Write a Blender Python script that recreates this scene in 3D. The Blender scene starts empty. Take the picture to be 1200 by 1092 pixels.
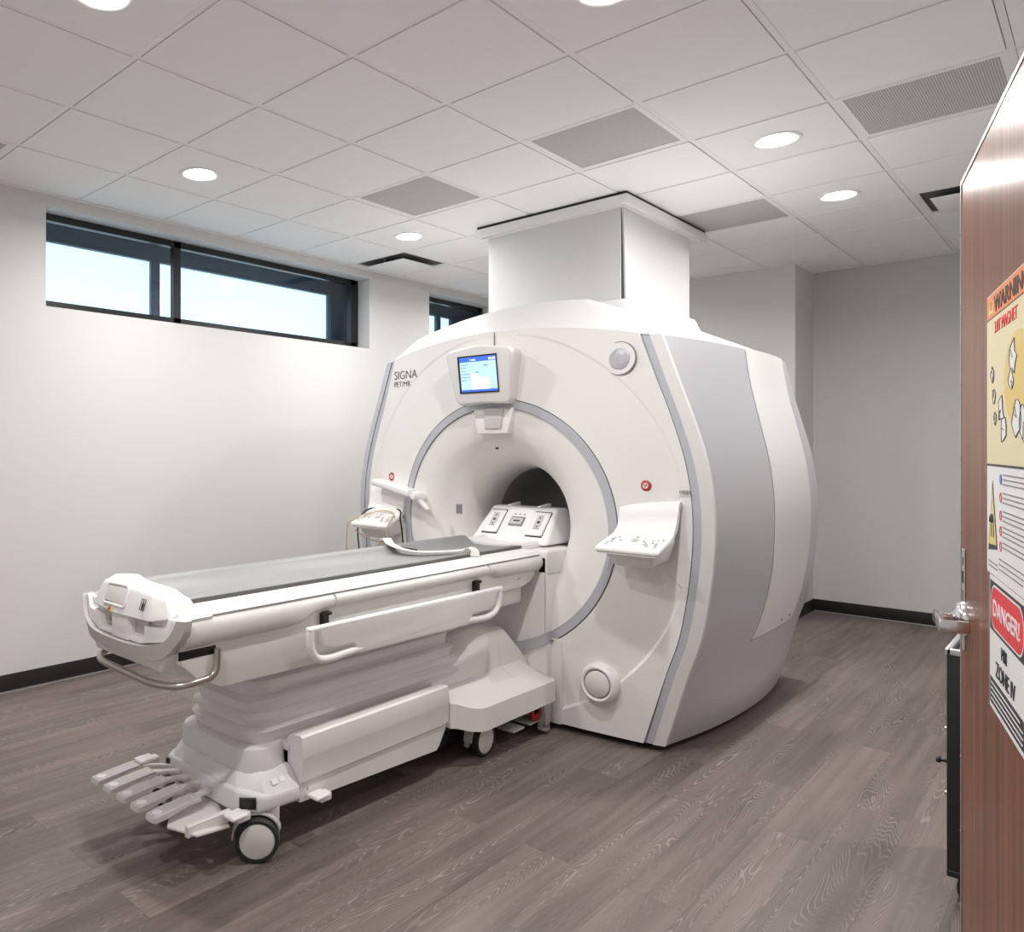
import bpy, bmesh, math, random
from mathutils import Vector, Matrix

sc = bpy.context.scene
COL = sc.collection
PI = math.pi
random.seed(7)

# ------------------------------------------------------------------ camera, world, exposure
CZ = 1.456
YAW = 0.8019
FPX = 889.04
cam_d = bpy.data.cameras.new('camera')
cam = bpy.data.objects.new('camera', cam_d)
COL.objects.link(cam)
cam.location = (0, 0, CZ)
cam.rotation_euler = (PI / 2, 0, YAW - PI / 2)
cam_d.sensor_fit = 'HORIZONTAL'
cam_d.sensor_width = 36
cam_d.lens = FPX / 1200 * 36
cam_d.shift_x = (600 - 393.5) / 1200
cam_d.shift_y = -(546 - 524.93) / 1200
cam_d.clip_start = 0.02
sc.camera = cam

world = bpy.data.worlds.new('world')
sc.world = world
world.use_nodes = True
bg = world.node_tree.nodes['Background']
bg.inputs[0].default_value = (0.55, 0.75, 1.0, 1)
bg.inputs[1].default_value = 1.5

sc.view_settings.view_transform = 'Standard'
sc.view_settings.look = 'None'
sc.view_settings.gamma = 1
sc.view_settings.use_curve_mapping = False
sc.view_settings.exposure = 0.12
sc.cycles.max_bounces = 10
sc.cycles.diffuse_bounces = 7
sc.cycles.use_denoising = True

CEIL = 3.027
T = 0.61
def gx(i): return (i + 4.5225) * T
def gy(j): return (2.4862 - j) * T
LAMP_POWER = 19.0
LAMP_COL = (1.0, 0.978, 0.955)

# ------------------------------------------------------------------ materials
MATS = {}
def mat(name, col, rough=0.5, metal=0.0, emit=None, estr=0.0, bump=0.0, bscale=200.0, coat=0.0, var=0.0, spec=0.5, alpha=1.0, trans=0.0):
    m = bpy.data.materials.new(name)
    m.use_nodes = True
    nt = m.node_tree
    b = nt.nodes['Principled BSDF']
    b.inputs['Base Color'].default_value = (*col, 1)
    b.inputs['Roughness'].default_value = rough
    b.inputs['Metallic'].default_value = metal
    b.inputs['Specular IOR Level'].default_value = spec
    b.inputs['Coat Weight'].default_value = coat
    b.inputs['Alpha'].default_value = alpha
    b.inputs['Transmission Weight'].default_value = trans
    if emit:
        b.inputs['Emission Color'].default_value = (*emit, 1)
        b.inputs['Emission Strength'].default_value = estr
    tc = nt.nodes.new('ShaderNodeTexCoord')
    n = nt.nodes.new('ShaderNodeTexNoise')
    n.inputs['Scale'].default_value = bscale
    nt.links.new(tc.outputs['Object'], n.inputs['Vector'])
    if bump > 0:
        bu = nt.nodes.new('ShaderNodeBump')
        bu.inputs['Strength'].default_value = bump
        bu.inputs['Distance'].default_value = 0.001
        nt.links.new(n.outputs['Fac'], bu.inputs['Height'])
        nt.links.new(bu.outputs['Normal'], b.inputs['Normal'])
    if var > 0:
        n2 = nt.nodes.new('ShaderNodeTexNoise')
        n2.inputs['Scale'].default_value = 3.0
        nt.links.new(tc.outputs['Object'], n2.inputs['Vector'])
        mr = nt.nodes.new('ShaderNodeMapRange')
        mr.inputs['To Min'].default_value = 1 - var
        mr.inputs['To Max'].default_value = 1 + var
        nt.links.new(n2.outputs['Fac'], mr.inputs['Value'])
        mx = nt.nodes.new('ShaderNodeVectorMath'); mx.operation = 'SCALE'
        mx.inputs[0].default_value = col
        nt.links.new(mr.outputs['Result'], mx.inputs['Scale'])
        nt.links.new(mx.outputs['Vector'], b.inputs['Base Color'])
    MATS[name] = m
    return m

white = mat('white_plastic', (0.80, 0.785, 0.77), 0.38, var=0.01)
white2 = mat('bright_white_plastic', (0.86, 0.85, 0.84), 0.32)
cream = mat('cream_plastic', (0.73, 0.715, 0.70), 0.4)
lgrey = mat('light_grey_plastic', (0.56, 0.545, 0.53), 0.42)
hoodm = mat('cool_white_plastic', (0.74, 0.74, 0.77), 0.36)
lilac = mat('lilac_grey_strip', (0.52, 0.53, 0.58), 0.35, 0.25)
silver = mat('silver_paint', (0.60, 0.60, 0.63), 0.38, 0.36)
dark = mat('dark_gap', (0.02, 0.02, 0.02), 0.7)
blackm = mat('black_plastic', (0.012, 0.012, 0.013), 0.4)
rubber = mat('black_rubber', (0.02, 0.02, 0.022), 0.6)
padm = mat('grey_vinyl', (0.265, 0.27, 0.268), 0.5, bump=0.1)
padside = mat('dark_grey_vinyl', (0.13, 0.13, 0.12), 0.55)
steel = mat('brushed_steel', (0.50, 0.47, 0.43), 0.3, 0.9)
chrome = mat('satin_chrome', (0.75, 0.75, 0.76), 0.18, 1.0)
alum = mat('aluminium_trim', (0.62, 0.62, 0.62), 0.35, 0.8)
bellm = mat('bellows_plastic', (0.76, 0.735, 0.745), 0.25, coat=0.3)
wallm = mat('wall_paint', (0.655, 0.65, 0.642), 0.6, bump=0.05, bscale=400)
wall2 = mat('wall_paint_shaded', (0.58, 0.573, 0.562), 0.6, bump=0.05, bscale=400)  # same paint as the other walls; the back wall's shade is in the colour
tilem = mat('ceiling_tile', (0.92, 0.915, 0.91), 0.85, bump=0.3, bscale=500)
gridm = mat('ceiling_grid', (0.88, 0.875, 0.87), 0.5)
gapm = mat('grid_shadow_gap', (0.12, 0.12, 0.12), 0.8)
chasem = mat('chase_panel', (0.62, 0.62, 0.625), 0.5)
basem = mat('rubber_base', (0.014, 0.013, 0.013), 0.42)
red = mat('red_plastic', (0.42, 0.02, 0.03), 0.35)
redp = mat('red_print', (0.75, 0.03, 0.04), 0.4)
inkm = mat('dark_ink', (0.03, 0.03, 0.035), 0.5)
greyink = mat('grey_ink', (0.22, 0.22, 0.23), 0.5)
paper = mat('white_print', (0.82, 0.82, 0.82), 0.35)
orange = mat('orange_print', (0.80, 0.23, 0.05), 0.35)
yellow = mat('yellow_print', (0.80, 0.62, 0.20), 0.35)
sand = mat('sand_print', (0.78, 0.68, 0.42), 0.35)
gold = mat('gold_print', (0.76, 0.55, 0.14), 0.35)
bluep = mat('blue_print', (0.05, 0.16, 0.5), 0.35)
framem = mat('window_frame_paint', (0.006, 0.007, 0.009), 0.35)
frame2 = mat('outer_frame_paint', (0.05, 0.095, 0.14), 0.4)
reveal_out = mat('outer_reveal', (0.05, 0.08, 0.11), 0.6)
lampm = mat('lamp_lens', (1, 1, 1), 0.5, emit=(1, 0.978, 0.955), estr=75)
scrm = mat('screen_glow', (0.3, 0.5, 0.7), 0.3, emit=(0.46, 0.66, 1.0), estr=0.80)
scrb = mat('screen_blue', (0.05, 0.1, 0.5), 0.3, emit=(0.03, 0.14, 0.72), estr=0.9)
scrw = mat('screen_white', (0.8, 0.8, 0.8), 0.3, emit=(0.95, 0.97, 1.0), estr=0.95)
boreM = mat('bore_liner', (0.30, 0.29, 0.28), 0.45)  # liner is really light; the unlit bore's shade is put into this grey
strapm = mat('white_webbing', (0.82, 0.80, 0.77), 0.8, bump=0.4, bscale=900)
beigew = mat('beige_wire', (0.55, 0.42, 0.27), 0.5)
blackw = mat('black_wire', (0.01, 0.01, 0.012), 0.4)
green = mat('green_print', (0.05, 0.5, 0.25), 0.4)
frost = mat('frosted_glass', (0.8, 0.85, 0.9), 0.7, emit=(0.80, 0.925, 1.0), estr=1.22)
clear = None

def wood_door():
    m = bpy.data.materials.new('door_veneer'); m.use_nodes = True
    nt = m.node_tree; b = nt.nodes['Principled BSDF']
    tc = nt.nodes.new('ShaderNodeTexCoord')
    mp = nt.nodes.new('ShaderNodeMapping'); mp.inputs['Scale'].default_value = (14, 14, 0.35)
    n = nt.nodes.new('ShaderNodeTexNoise'); n.inputs['Scale'].default_value = 3; n.inputs['Detail'].default_value = 6
    n.inputs['Distortion'].default_value = 0.4
    r = nt.nodes.new('ShaderNodeValToRGB')
    r.color_ramp.elements[0].position = 0.30; r.color_ramp.elements[0].color = (0.10, 0.030, 0.012, 1)
    r.color_ramp.elements[1].position = 0.72; r.color_ramp.elements[1].color = (0.27, 0.105, 0.050, 1)
    nt.links.new(tc.outputs['Object'], mp.inputs['Vector']); nt.links.new(mp.outputs['Vector'], n.inputs['Vector'])
    nt.links.new(n.outputs['Fac'], r.inputs['Fac']); nt.links.new(r.outputs['Color'], b.inputs['Base Color'])
    b.inputs['Roughness'].default_value = 0.30; b.inputs['Specular IOR Level'].default_value = 0.28
    return m
doorm = wood_door()

def floor_mat():
    m = bpy.data.materials.new('wood_plank_floor'); m.use_nodes = True
    nt = m.node_tree; N = nt.nodes; L = nt.links; b = N['Principled BSDF']
    tc = N.new('ShaderNodeTexCoord')
    br = N.new('ShaderNodeTexBrick')
    br.inputs['Color1'].default_value = (0, 0, 0, 1); br.inputs['Color2'].default_value = (1, 1, 1, 1)
    br.inputs['Mortar'].default_value = (0.5, 0.5, 0.5, 1)
    br.inputs['Scale'].default_value = 1; br.inputs['Brick Width'].default_value = 1.22; br.inputs['Row Height'].default_value = 0.19
    br.inputs['Mortar Size'].default_value = 0.0006; br.inputs['Mortar Smooth'].default_value = 0.1; br.inputs['Bias'].default_value = 0
    br.offset = 0.37; br.offset_frequency = 2
    L.new(tc.outputs['Object'], br.inputs['Vector'])
    bw = N.new('ShaderNodeRGBToBW'); L.new(br.outputs['Color'], bw.inputs['Color'])
    # per-plank offset of the grain
    mul = N.new('ShaderNodeMath'); mul.operation = 'MULTIPLY'; mul.inputs[1].default_value = 23.7
    L.new(bw.outputs['Val'], mul.inputs[0])
    comb = N.new('ShaderNodeCombineXYZ'); L.new(mul.outputs[0], comb.inputs['X']); L.new(mul.outputs[0], comb.inputs['Z'])
    add = N.new('ShaderNodeVectorMath'); add.operation = 'ADD'
    L.new(tc.outputs['Object'], add.inputs[0]); L.new(comb.outputs[0], add.inputs[1])
    def mapping(sx, sy):
        mp = N.new('ShaderNodeMapping'); mp.inputs['Scale'].default_value = (sx, sy, 1); L.new(add.outputs[0], mp.inputs['Vector']); return mp
    def noise(v, s, d, dist=0.0):
        n = N.new('ShaderNodeTexNoise'); n.inputs['Scale'].default_value = s; n.inputs['Detail'].default_value = d
        n.inputs['Distortion'].default_value = dist; L.new(v.outputs[0], n.inputs['Vector']); return n
    big = noise(mapping(0.75, 6.5), 1.0, 2.0, 0.25)       # contour field -> cathedral rings
    k = N.new('ShaderNodeMath'); k.operation = 'MULTIPLY'; k.inputs[1].default_value = 430.0; L.new(big.outputs['Fac'], k.inputs[0])
    fine = noise(mapping(6, 60), 1.0, 3.0)
    kf = N.new('ShaderNodeMath'); kf.operation = 'MULTIPLY_ADD'; kf.inputs[1].default_value = 5.0; L.new(fine.outputs['Fac'], kf.inputs[0]); L.new(k.outputs[0], kf.inputs[2])
    sn = N.new('ShaderNodeMath'); sn.operation = 'SINE'; L.new(kf.outputs[0], sn.inputs[0])
    line = N.new('ShaderNodeMapRange'); line.inputs['From Min'].default_value = 0.5; line.inputs['From Max'].default_value = 1.0; L.new(sn.outputs[0], line.inputs['Value'])
    streak = noise(mapping(1.2, 26), 1.0, 5.0, 0.2)
    cloud = noise(mapping(1.1, 3.2), 1.0, 2.0)
    ramp = N.new('ShaderNodeValToRGB')
    ramp.color_ramp.elements[0].position = 0.3; ramp.color_ramp.elements[0].color = (0.082, 0.062, 0.054, 1)
    ramp.color_ramp.elements[1].position = 0.72; ramp.color_ramp.elements[1].color = (0.208, 0.168, 0.149, 1)
    mixv = N.new('ShaderNodeMath'); mixv.operation = 'MULTIPLY_ADD'; mixv.inputs[1].default_value = 0.5; L.new(streak.outputs['Fac'], mixv.inputs[0])
    cl2 = N.new('ShaderNodeMath'); cl2.operation = 'MULTIPLY'; cl2.inputs[1].default_value = 0.4; L.new(cloud.outputs['Fac'], cl2.inputs[0])
    pl = N.new('ShaderNodeMath'); pl.operation = 'MULTIPLY_ADD'; pl.inputs[1].default_value = 0.10; L.new(bw.outputs['Val'], pl.inputs[0]); L.new(cl2.outputs[0], pl.inputs[2])
    L.new(pl.outputs[0], mixv.inputs[2]); L.new(mixv.outputs[0], ramp.inputs['Fac'])
    mask = noise(mapping(0.6, 7.0), 1.3, 1.0)
    mk = N.new('ShaderNodeMapRange'); mk.inputs['From Min'].default_value = 0.50; mk.inputs['From Max'].default_value = 0.62; mk.inputs['To Max'].default_value = 0.45; mk.inputs['To Min'].default_value = 0.10; L.new(mask.outputs['Fac'], mk.inputs['Value'])
    fm = N.new('ShaderNodeMath'); fm.operation = 'MULTIPLY'; L.new(line.outputs['Result'], fm.inputs[0]); L.new(mk.outputs['Result'], fm.inputs[1])
    mx = N.new('ShaderNodeMix'); mx.data_type = 'RGBA'; L.new(fm.outputs[0], mx.inputs['Factor'])
    L.new(ramp.outputs['Color'], mx.inputs['A']); mx.inputs['B'].default_value = (0.40, 0.35, 0.325, 1)
    mo = N.new('ShaderNodeMix'); mo.data_type = 'RGBA'; L.new(br.outputs['Fac'], mo.inputs['Factor'])
    L.new(mx.outputs['Result'], mo.inputs['A']); mo.inputs['B'].default_value = (0.08, 0.06, 0.055, 1)
    L.new(mo.outputs['Result'], b.inputs['Base Color'])
    b.inputs['Roughness'].default_value = 0.5
    bu = N.new('ShaderNodeBump'); bu.inputs['Strength'].default_value = 0.15; bu.inputs['Distance'].default_value = 0.001
    L.new(streak.outputs['Fac'], bu.inputs['Height']); L.new(bu.outputs['Normal'], b.inputs['Normal'])
    return m
floorm = floor_mat()

def perf_mat():
    m = bpy.data.materials.new('perforated_metal'); m.use_nodes = True
    nt = m.node_tree; N = nt.nodes; L = nt.links; b = N['Principled BSDF']
    tc = N.new('ShaderNodeTexCoord')
    sep = N.new('ShaderNodeSeparateXYZ'); L.new(tc.outputs['Object'], sep.inputs[0])
    outs = []
    for ax in ('X', 'Y'):
        a = N.new('ShaderNodeMath'); a.operation = 'MULTIPLY'; a.inputs[1].default_value = 2 * PI / 0.0095; L.new(sep.outputs[ax], a.inputs[0])
        s = N.new('ShaderNodeMath'); s.operation = 'SINE'; L.new(a.outputs[0], s.inputs[0]); outs.append(s)
    p = N.new('ShaderNodeMath'); p.operation = 'ADD'; L.new(outs[0].outputs[0], p.inputs[0]); L.new(outs[1].outputs[0], p.inputs[1])
    r = N.new('ShaderNodeMapRange'); r.inputs['From Min'].default_value = 0.3; r.inputs['From Max'].default_value = 0.8; L.new(p.outputs[0], r.inputs['Value'])
    mx = N.new('ShaderNodeMix'); mx.data_type = 'RGBA'; L.new(r.outputs['Result'], mx.inputs['Factor'])
    mx.inputs['A'].default_value = (0.62, 0.61, 0.59, 1); mx.inputs['B'].default_value = (0.20, 0.195, 0.19, 1)
    L.new(mx.outputs['Result'], b.inputs['Base Color']); b.inputs['Roughness'].default_value = 0.6
    return m
perfm = perf_mat()

def glass_mat():
    m = bpy.data.materials.new('screened_glass'); m.use_nodes = True
    nt = m.node_tree; N = nt.nodes; L = nt.links
    N.remove(N['Principled BSDF'])
    t = N.new('ShaderNodeBsdfTransparent'); t.inputs[0].default_value = (0.86, 0.93, 0.97, 1)
    g = N.new('ShaderNodeBsdfGlossy'); g.inputs['Roughness'].default_value = 0.03
    f = N.new('ShaderNodeMixShader'); f.inputs[0].default_value = 0.05
    L.new(t.outputs[0], f.inputs[1]); L.new(g.outputs[0], f.inputs[2]); L.new(f.outputs[0], N['Material Output'].inputs['Surface'])
    return m
glassm = glass_mat()

# ------------------------------------------------------------------ mesh helpers
def merge(bm, tmp, M=None):
    if M is not None:
        tmp.transform(M)
        if M.determinant() < 0: bmesh.ops.reverse_faces(tmp, faces=tmp.faces)
    me = bpy.data.meshes.new('tmp'); tmp.to_mesh(me); tmp.free()
    bm.from_mesh(me); bpy.data.meshes.remove(me)

def bevel(tmp, w, seg, ang=30):
    if w <= 0: return
    es = [e for e in tmp.edges if len(e.link_faces) == 2 and e.calc_face_angle(0) > math.radians(ang)]
    bmesh.ops.bevel(tmp, geom=es, offset=w, segments=seg, profile=0.5, affect='EDGES', clamp_overlap=True)

def box(bm, x0, x1, y0, y1, z0, z1, bev=0.0, seg=3, M=None):
    t = bmesh.new()
    vs = [t.verts.new((x, y, z)) for z in (z0, z1) for y in (y0, y1) for x in (x0, x1)]
    for f in ((0, 2, 3, 1), (4, 5, 7, 6), (0, 1, 5, 4), (2, 6, 7, 3), (0, 4, 6, 2), (1, 3, 7, 5)):
        t.faces.new([vs[i] for i in f])
    bmesh.ops.recalc_face_normals(t, faces=t.faces)
    bevel(t, bev, seg)
    merge(bm, t, M)

def hexa(bm, lo, hi, bev=0.0, seg=3, M=None):
    """solid between two closed polygons with the same number of points"""
    t = bmesh.new()
    a = [t.verts.new(p) for p in lo]; b = [t.verts.new(p) for p in hi]; n = len(a)
    t.faces.new(a); t.faces.new(b)
    for i in range(n): t.faces.new([a[i], a[(i + 1) % n], b[(i + 1) % n], b[i]])
    bmesh.ops.recalc_face_normals(t, faces=t.faces)
    bevel(t, bev, seg)
    merge(bm, t, M)

def prism(bm, pts, axis, a0, a1, bev=0.0, seg=3, M=None):
    def P(u, v, w):
        return {'x': (w, u, v), 'y': (u, w, v), 'z': (u, v, w)}[axis]
    hexa(bm, [P(u, v, a0) for u, v in pts], [P(u, v, a1) for u, v in pts], bev, seg, M)

def loft(bm, rings, cap=True, closed=True, M=None):
    t = bmesh.new()
    R = [[t.verts.new(p) for p in r] for r in rings]
    n = len(R[0])
    for a, b in zip(R, R[1:]):
        for i in range(n if closed else n - 1):
            j = (i + 1) % n
            try: t.faces.new([a[i], a[j], b[j], b[i]])
            except ValueError: pass
    if cap:
        t.faces.new(R[0]); t.faces.new(R[-1])
    bmesh.ops.recalc_face_normals(t, faces=t.faces)
    merge(bm, t, M)

def frame_to(d):
    d = Vector(d).normalized()
    return d.to_track_quat('Z', 'Y').to_matrix().to_4x4()

def lathe(bm, prof, o, d, n=48, M=None):
    """prof = [(r, h)] about the axis d through o"""
    t = bmesh.new()
    rings = []
    for r, h in prof:
        if r < 1e-6: rings.append([t.verts.new((0, 0, h))])
        else: rings.append([t.verts.new((r * math.cos(2 * PI * i / n), r * math.sin(2 * PI * i / n), h)) for i in range(n)])
    for a, b in zip(rings, rings[1:]):
        for i in range(n):
            j = (i + 1) % n
            if len(a) == 1 and len(b) == 1: continue
            if len(a) == 1: t.faces.new([a[0], b[i], b[j]])
            elif len(b) == 1: t.faces.new([a[i], a[j], b[0]])
            else: t.faces.new([a[i], a[j], b[j], b[i]])
    bmesh.ops.recalc_face_normals(t, faces=t.faces)
    MM = Matrix.Translation(o) @ frame_to(d)
    if M is not None: MM = M @ MM
    merge(bm, t, MM)

def cyl(bm, o, d, r, h, bev=0.003, n=40, M=None):
    bev = min(bev, r * .45, h * .45)
    lathe(bm, [(0, 0), (r - bev, 0), (r - bev * .3, bev * .3), (r, bev), (r, h - bev), (r - bev * .3, h - bev * .3), (r - bev, h), (0, h)], o, d, n, M)

def catmull(pts, k=8, closed=False):
    P = [Vector(p) for p in pts]; out = []; n = len(P)
    rng = range(n if closed else n - 1)
    for i in rng:
        if closed: a, b, c, d = P[(i - 1) % n], P[i], P[(i + 1) % n], P[(i + 2) % n]
        else: a, b, c, d = P[max(i - 1, 0)], P[i], P[i + 1], P[min(i + 2, n - 1)]
        for s in range(k):
            t = s / k
            out.append(0.5 * ((2 * b) + (c - a) * t + (2 * a - 5 * b + 4 * c - d) * t * t + (3 * b - a - 3 * c + d) * t ** 3))
    if not closed: out.append(P[-1])
    return out

def roundpath(pts, r, k=6):
    """polyline with corners filleted"""
    P = [Vector(p) for p in pts]; out = [P[0]]
    for i in range(1, len(P) - 1):
        a, b, c = P[i - 1], P[i], P[i + 1]
        u = (a - b); v = (c - b); q = min(r, u.length * .48, v.length * .48)
        s = b + u.normalized() * q; e = b + v.normalized() * q
        for j in range(k + 1):
            t = j / k; out.append((1 - t) ** 2 * s + 2 * t * (1 - t) * b + t * t * e)
    out.append(P[-1]); return out

def tube(bm, pts, r, n=12, sx=1.0, sy=1.0, M=None):
    P = [Vector(p) for p in pts]
    rings = []; up = None
    for i, p in enumerate(P):
        d = (P[min(i + 1, len(P) - 1)] - P[max(i - 1, 0)]).normalized()
        if up is None: up = Vector((0, 0, 1)) if abs(d.z) < .9 else Vector((1, 0, 0))
        s = d.cross(up).normalized(); up = s.cross(d).normalized()
        rings.append([p + s * (math.cos(2 * PI * j / n) * r * sx) + up * (math.sin(2 * PI * j / n) * r * sy) for j in range(n)])
    loft(bm, rings, True, True, M)

def rrect(cx, cy, w, h, r, k=5):
    out = []
    for qx, qy, a0 in ((1, 1, 0), (-1, 1, 90), (-1, -1, 180), (1, -1, 270)):
        for i in range(k + 1):
            a = math.radians(a0 + 90 * i / k)
            out.append((cx + qx * (w / 2 - r) + r * math.cos(a), cy + qy * (h / 2 - r) + r * math.sin(a)))
    return out

def world_loc(o):
    v = Vector((0, 0, 0))
    while o is not None: v += o.location; o = o.parent
    return v

def obj(name, bm, m, parent=None, smooth=35, loc=None):
    """one mesh object; geometry given in world coordinates"""
    base = world_loc(parent) if parent is not None else Vector((0, 0, 0))
    if loc is not None:
        bm.transform(Matrix.Translation(-Vector(loc)))
    elif parent is not None:
        bm.transform(Matrix.Translation(-base))
    me = bpy.data.meshes.new(name); bm.to_mesh(me); bm.free()
    if smooth:
        for p in me.polygons: p.use_smooth = True
        me.set_sharp_from_angle(angle=math.radians(smooth))
    for mm in (m if isinstance(m, (list, tuple)) else [m]): me.materials.append(mm)
    o = bpy.data.objects.new(name, me); COL.objects.link(o)
    if parent is not None: o.parent = parent
    if loc is not None: o.location = Vector(loc) - base
    return o

def thing(name, label, cat, loc=(0, 0, 0), group=None):
    o = bpy.data.objects.new(name, None); COL.objects.link(o)
    o.empty_display_size = 0.1
    o.location = loc; o['label'] = label; o['category'] = cat
    if group: o['group'] = group
    return o

def pieces(name, bm, m, parent, smooth=35):
    """every loose piece of the mesh becomes a part of its own"""
    seen = set(); bm.verts.index_update(); bm.verts.ensure_lookup_table()
    for v0 in list(bm.verts):
        if v0.index in seen: continue
        st = [v0]; comp = []; seen.add(v0.index)
        while st:
            v = st.pop(); comp.append(v)
            for e in v.link_edges:
                w = e.other_vert(v)
                if w.index not in seen: seen.add(w.index); st.append(w)
        nb = bmesh.new(); mp = {v.index: nb.verts.new(v.co) for v in comp}
        for f in {f for v in comp for f in v.link_faces}: nb.faces.new([mp[v.index] for v in f.verts])
        obj(name, nb, m, parent, smooth)
    bm.free()

def tag(o, label, cat, group=None):
    o['label'] = label; o['category'] = cat
    if group: o['group'] = group
    return o

def struct(name, bm, m, parent=None, smooth=35, loc=None):
    o = obj(name, bm, m, parent, smooth, loc)
    if parent is None: o['kind'] = 'structure'
    return o

def dup(root, loc, label):
    r = root.copy(); COL.objects.link(r); r.location = loc; r['label'] = label
    for ch in list(root.children):
        c = ch.copy(); COL.objects.link(c); c.parent = r
        for g in list(ch.children):
            d = g.copy(); COL.objects.link(d); d.parent = c
    return r

def text(name, s, size, M, m, parent=None, depth=0.0006, align='LEFT', xs=1.0, bold=0.0, shear=0.0):
    cu = bpy.data.curves.new('t', 'FONT'); cu.body = s; cu.size = size; cu.extrude = depth
    cu.align_x = align; cu.align_y = 'BOTTOM_BASELINE'; cu.offset = bold; cu.shear = shear; cu.resolution_u = 4
    to = bpy.data.objects.new('t', cu); COL.objects.link(to)
    bpy.context.view_layer.update()
    me = bpy.data.meshes.new_from_object(to.evaluated_get(bpy.context.evaluated_depsgraph_get()))
    bpy.data.objects.remove(to); bpy.data.curves.remove(cu)
    me.transform(M @ Matrix.Diagonal((xs, 1, 1, 1)))
    bm = bmesh.new(); bm.from_mesh(me); bpy.data.meshes.remove(me)
    return obj(name, bm, m, parent, 0)

def fmat(o, x, y):
    """matrix with local x, y along the given world directions"""
    X = Vector(x).normalized(); Y = Vector(y).normalized(); Z = X.cross(Y)
    return Matrix(((X.x, Y.x, Z.x, o[0]), (X.y, Y.y, Z.y, o[1]), (X.z, Y.z, Z.z, o[2]), (0, 0, 0, 1)))

# ================================================================== ROOM
XB, XC, YW = 7.82, 7.28, 4.62      # back wall, column face, window wall
XN, YR = -1.0, -1.3                # near wall, right wall
bm = bmesh.new(); box(bm, XN - .2, XB + .2, YR - .2, YW + .7, -0.1, 0)
struct('floor', bm, floorm, smooth=0)

# windows: openings in the left wall
WIN = [(1.975, 4.885, 2.335, 2.955), (5.72, 6.80, 2.335, 2.955)]
bm = bmesh.new()
xs = [XN]
for w in WIN: xs += [w[0], w[1]]
xs.append(XB + .15)
for k in range(0, len(xs), 2): box(bm, xs[k], xs[k + 1], YW, YW + .22, 0, CEIL + .2)
for w in WIN:
    box(bm, w[0], w[1], YW, YW + .22, 0, w[2]); box(bm, w[0], w[1], YW, YW + .22, w[3], CEIL + .2)
bmesh.ops.remove_doubles(bm, verts=bm.verts, dist=1e-5)
struct('wall_left', bm, wallm, smooth=0)
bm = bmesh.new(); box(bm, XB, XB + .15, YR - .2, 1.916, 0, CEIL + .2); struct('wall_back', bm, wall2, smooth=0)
bm = bmesh.new(); box(bm, XC, XB + .15, 1.916, YW, 0, CEIL + .2); struct('wall_column', bm, wallm, smooth=0)
bm = bmesh.new(); box(bm, XN - .15, XN, YR - .2, YW + .2, 0, CEIL + .2); struct('wall_near', bm, wallm, smooth=0)
bm = bmesh.new(); box(bm, XN, 1.24, -.9, -0.30, 0, CEIL + .2); box(bm, 1.1, XB, YR - .15, YR, 0, CEIL + .2); struct('wall_right', bm, wallm, smooth=0)

for nm, a in (('baseboard_left', (XN, XC - .006, YW - .008, YW)), ('baseboard_back', (XB - .008, XB, YR, 1.908)),
              ('baseboard_column', (XC - .008, XC, 1.908, YW - .008)), ('baseboard_column_side', (XC, XB, 1.908, 1.916))):
    bm = bmesh.new(); box(bm, *a, 0, 0.105, 0.002, 2)
    o = struct(nm, bm, basem)
bm = bmesh.new(); box(bm, XN, XC, YW - .016, YW - .008, 0, .006); box(bm, XB - .016, XB - .008, YR, 1.9, 0, .006)
struct('trim_1', bm, alum, smooth=0)

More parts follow.
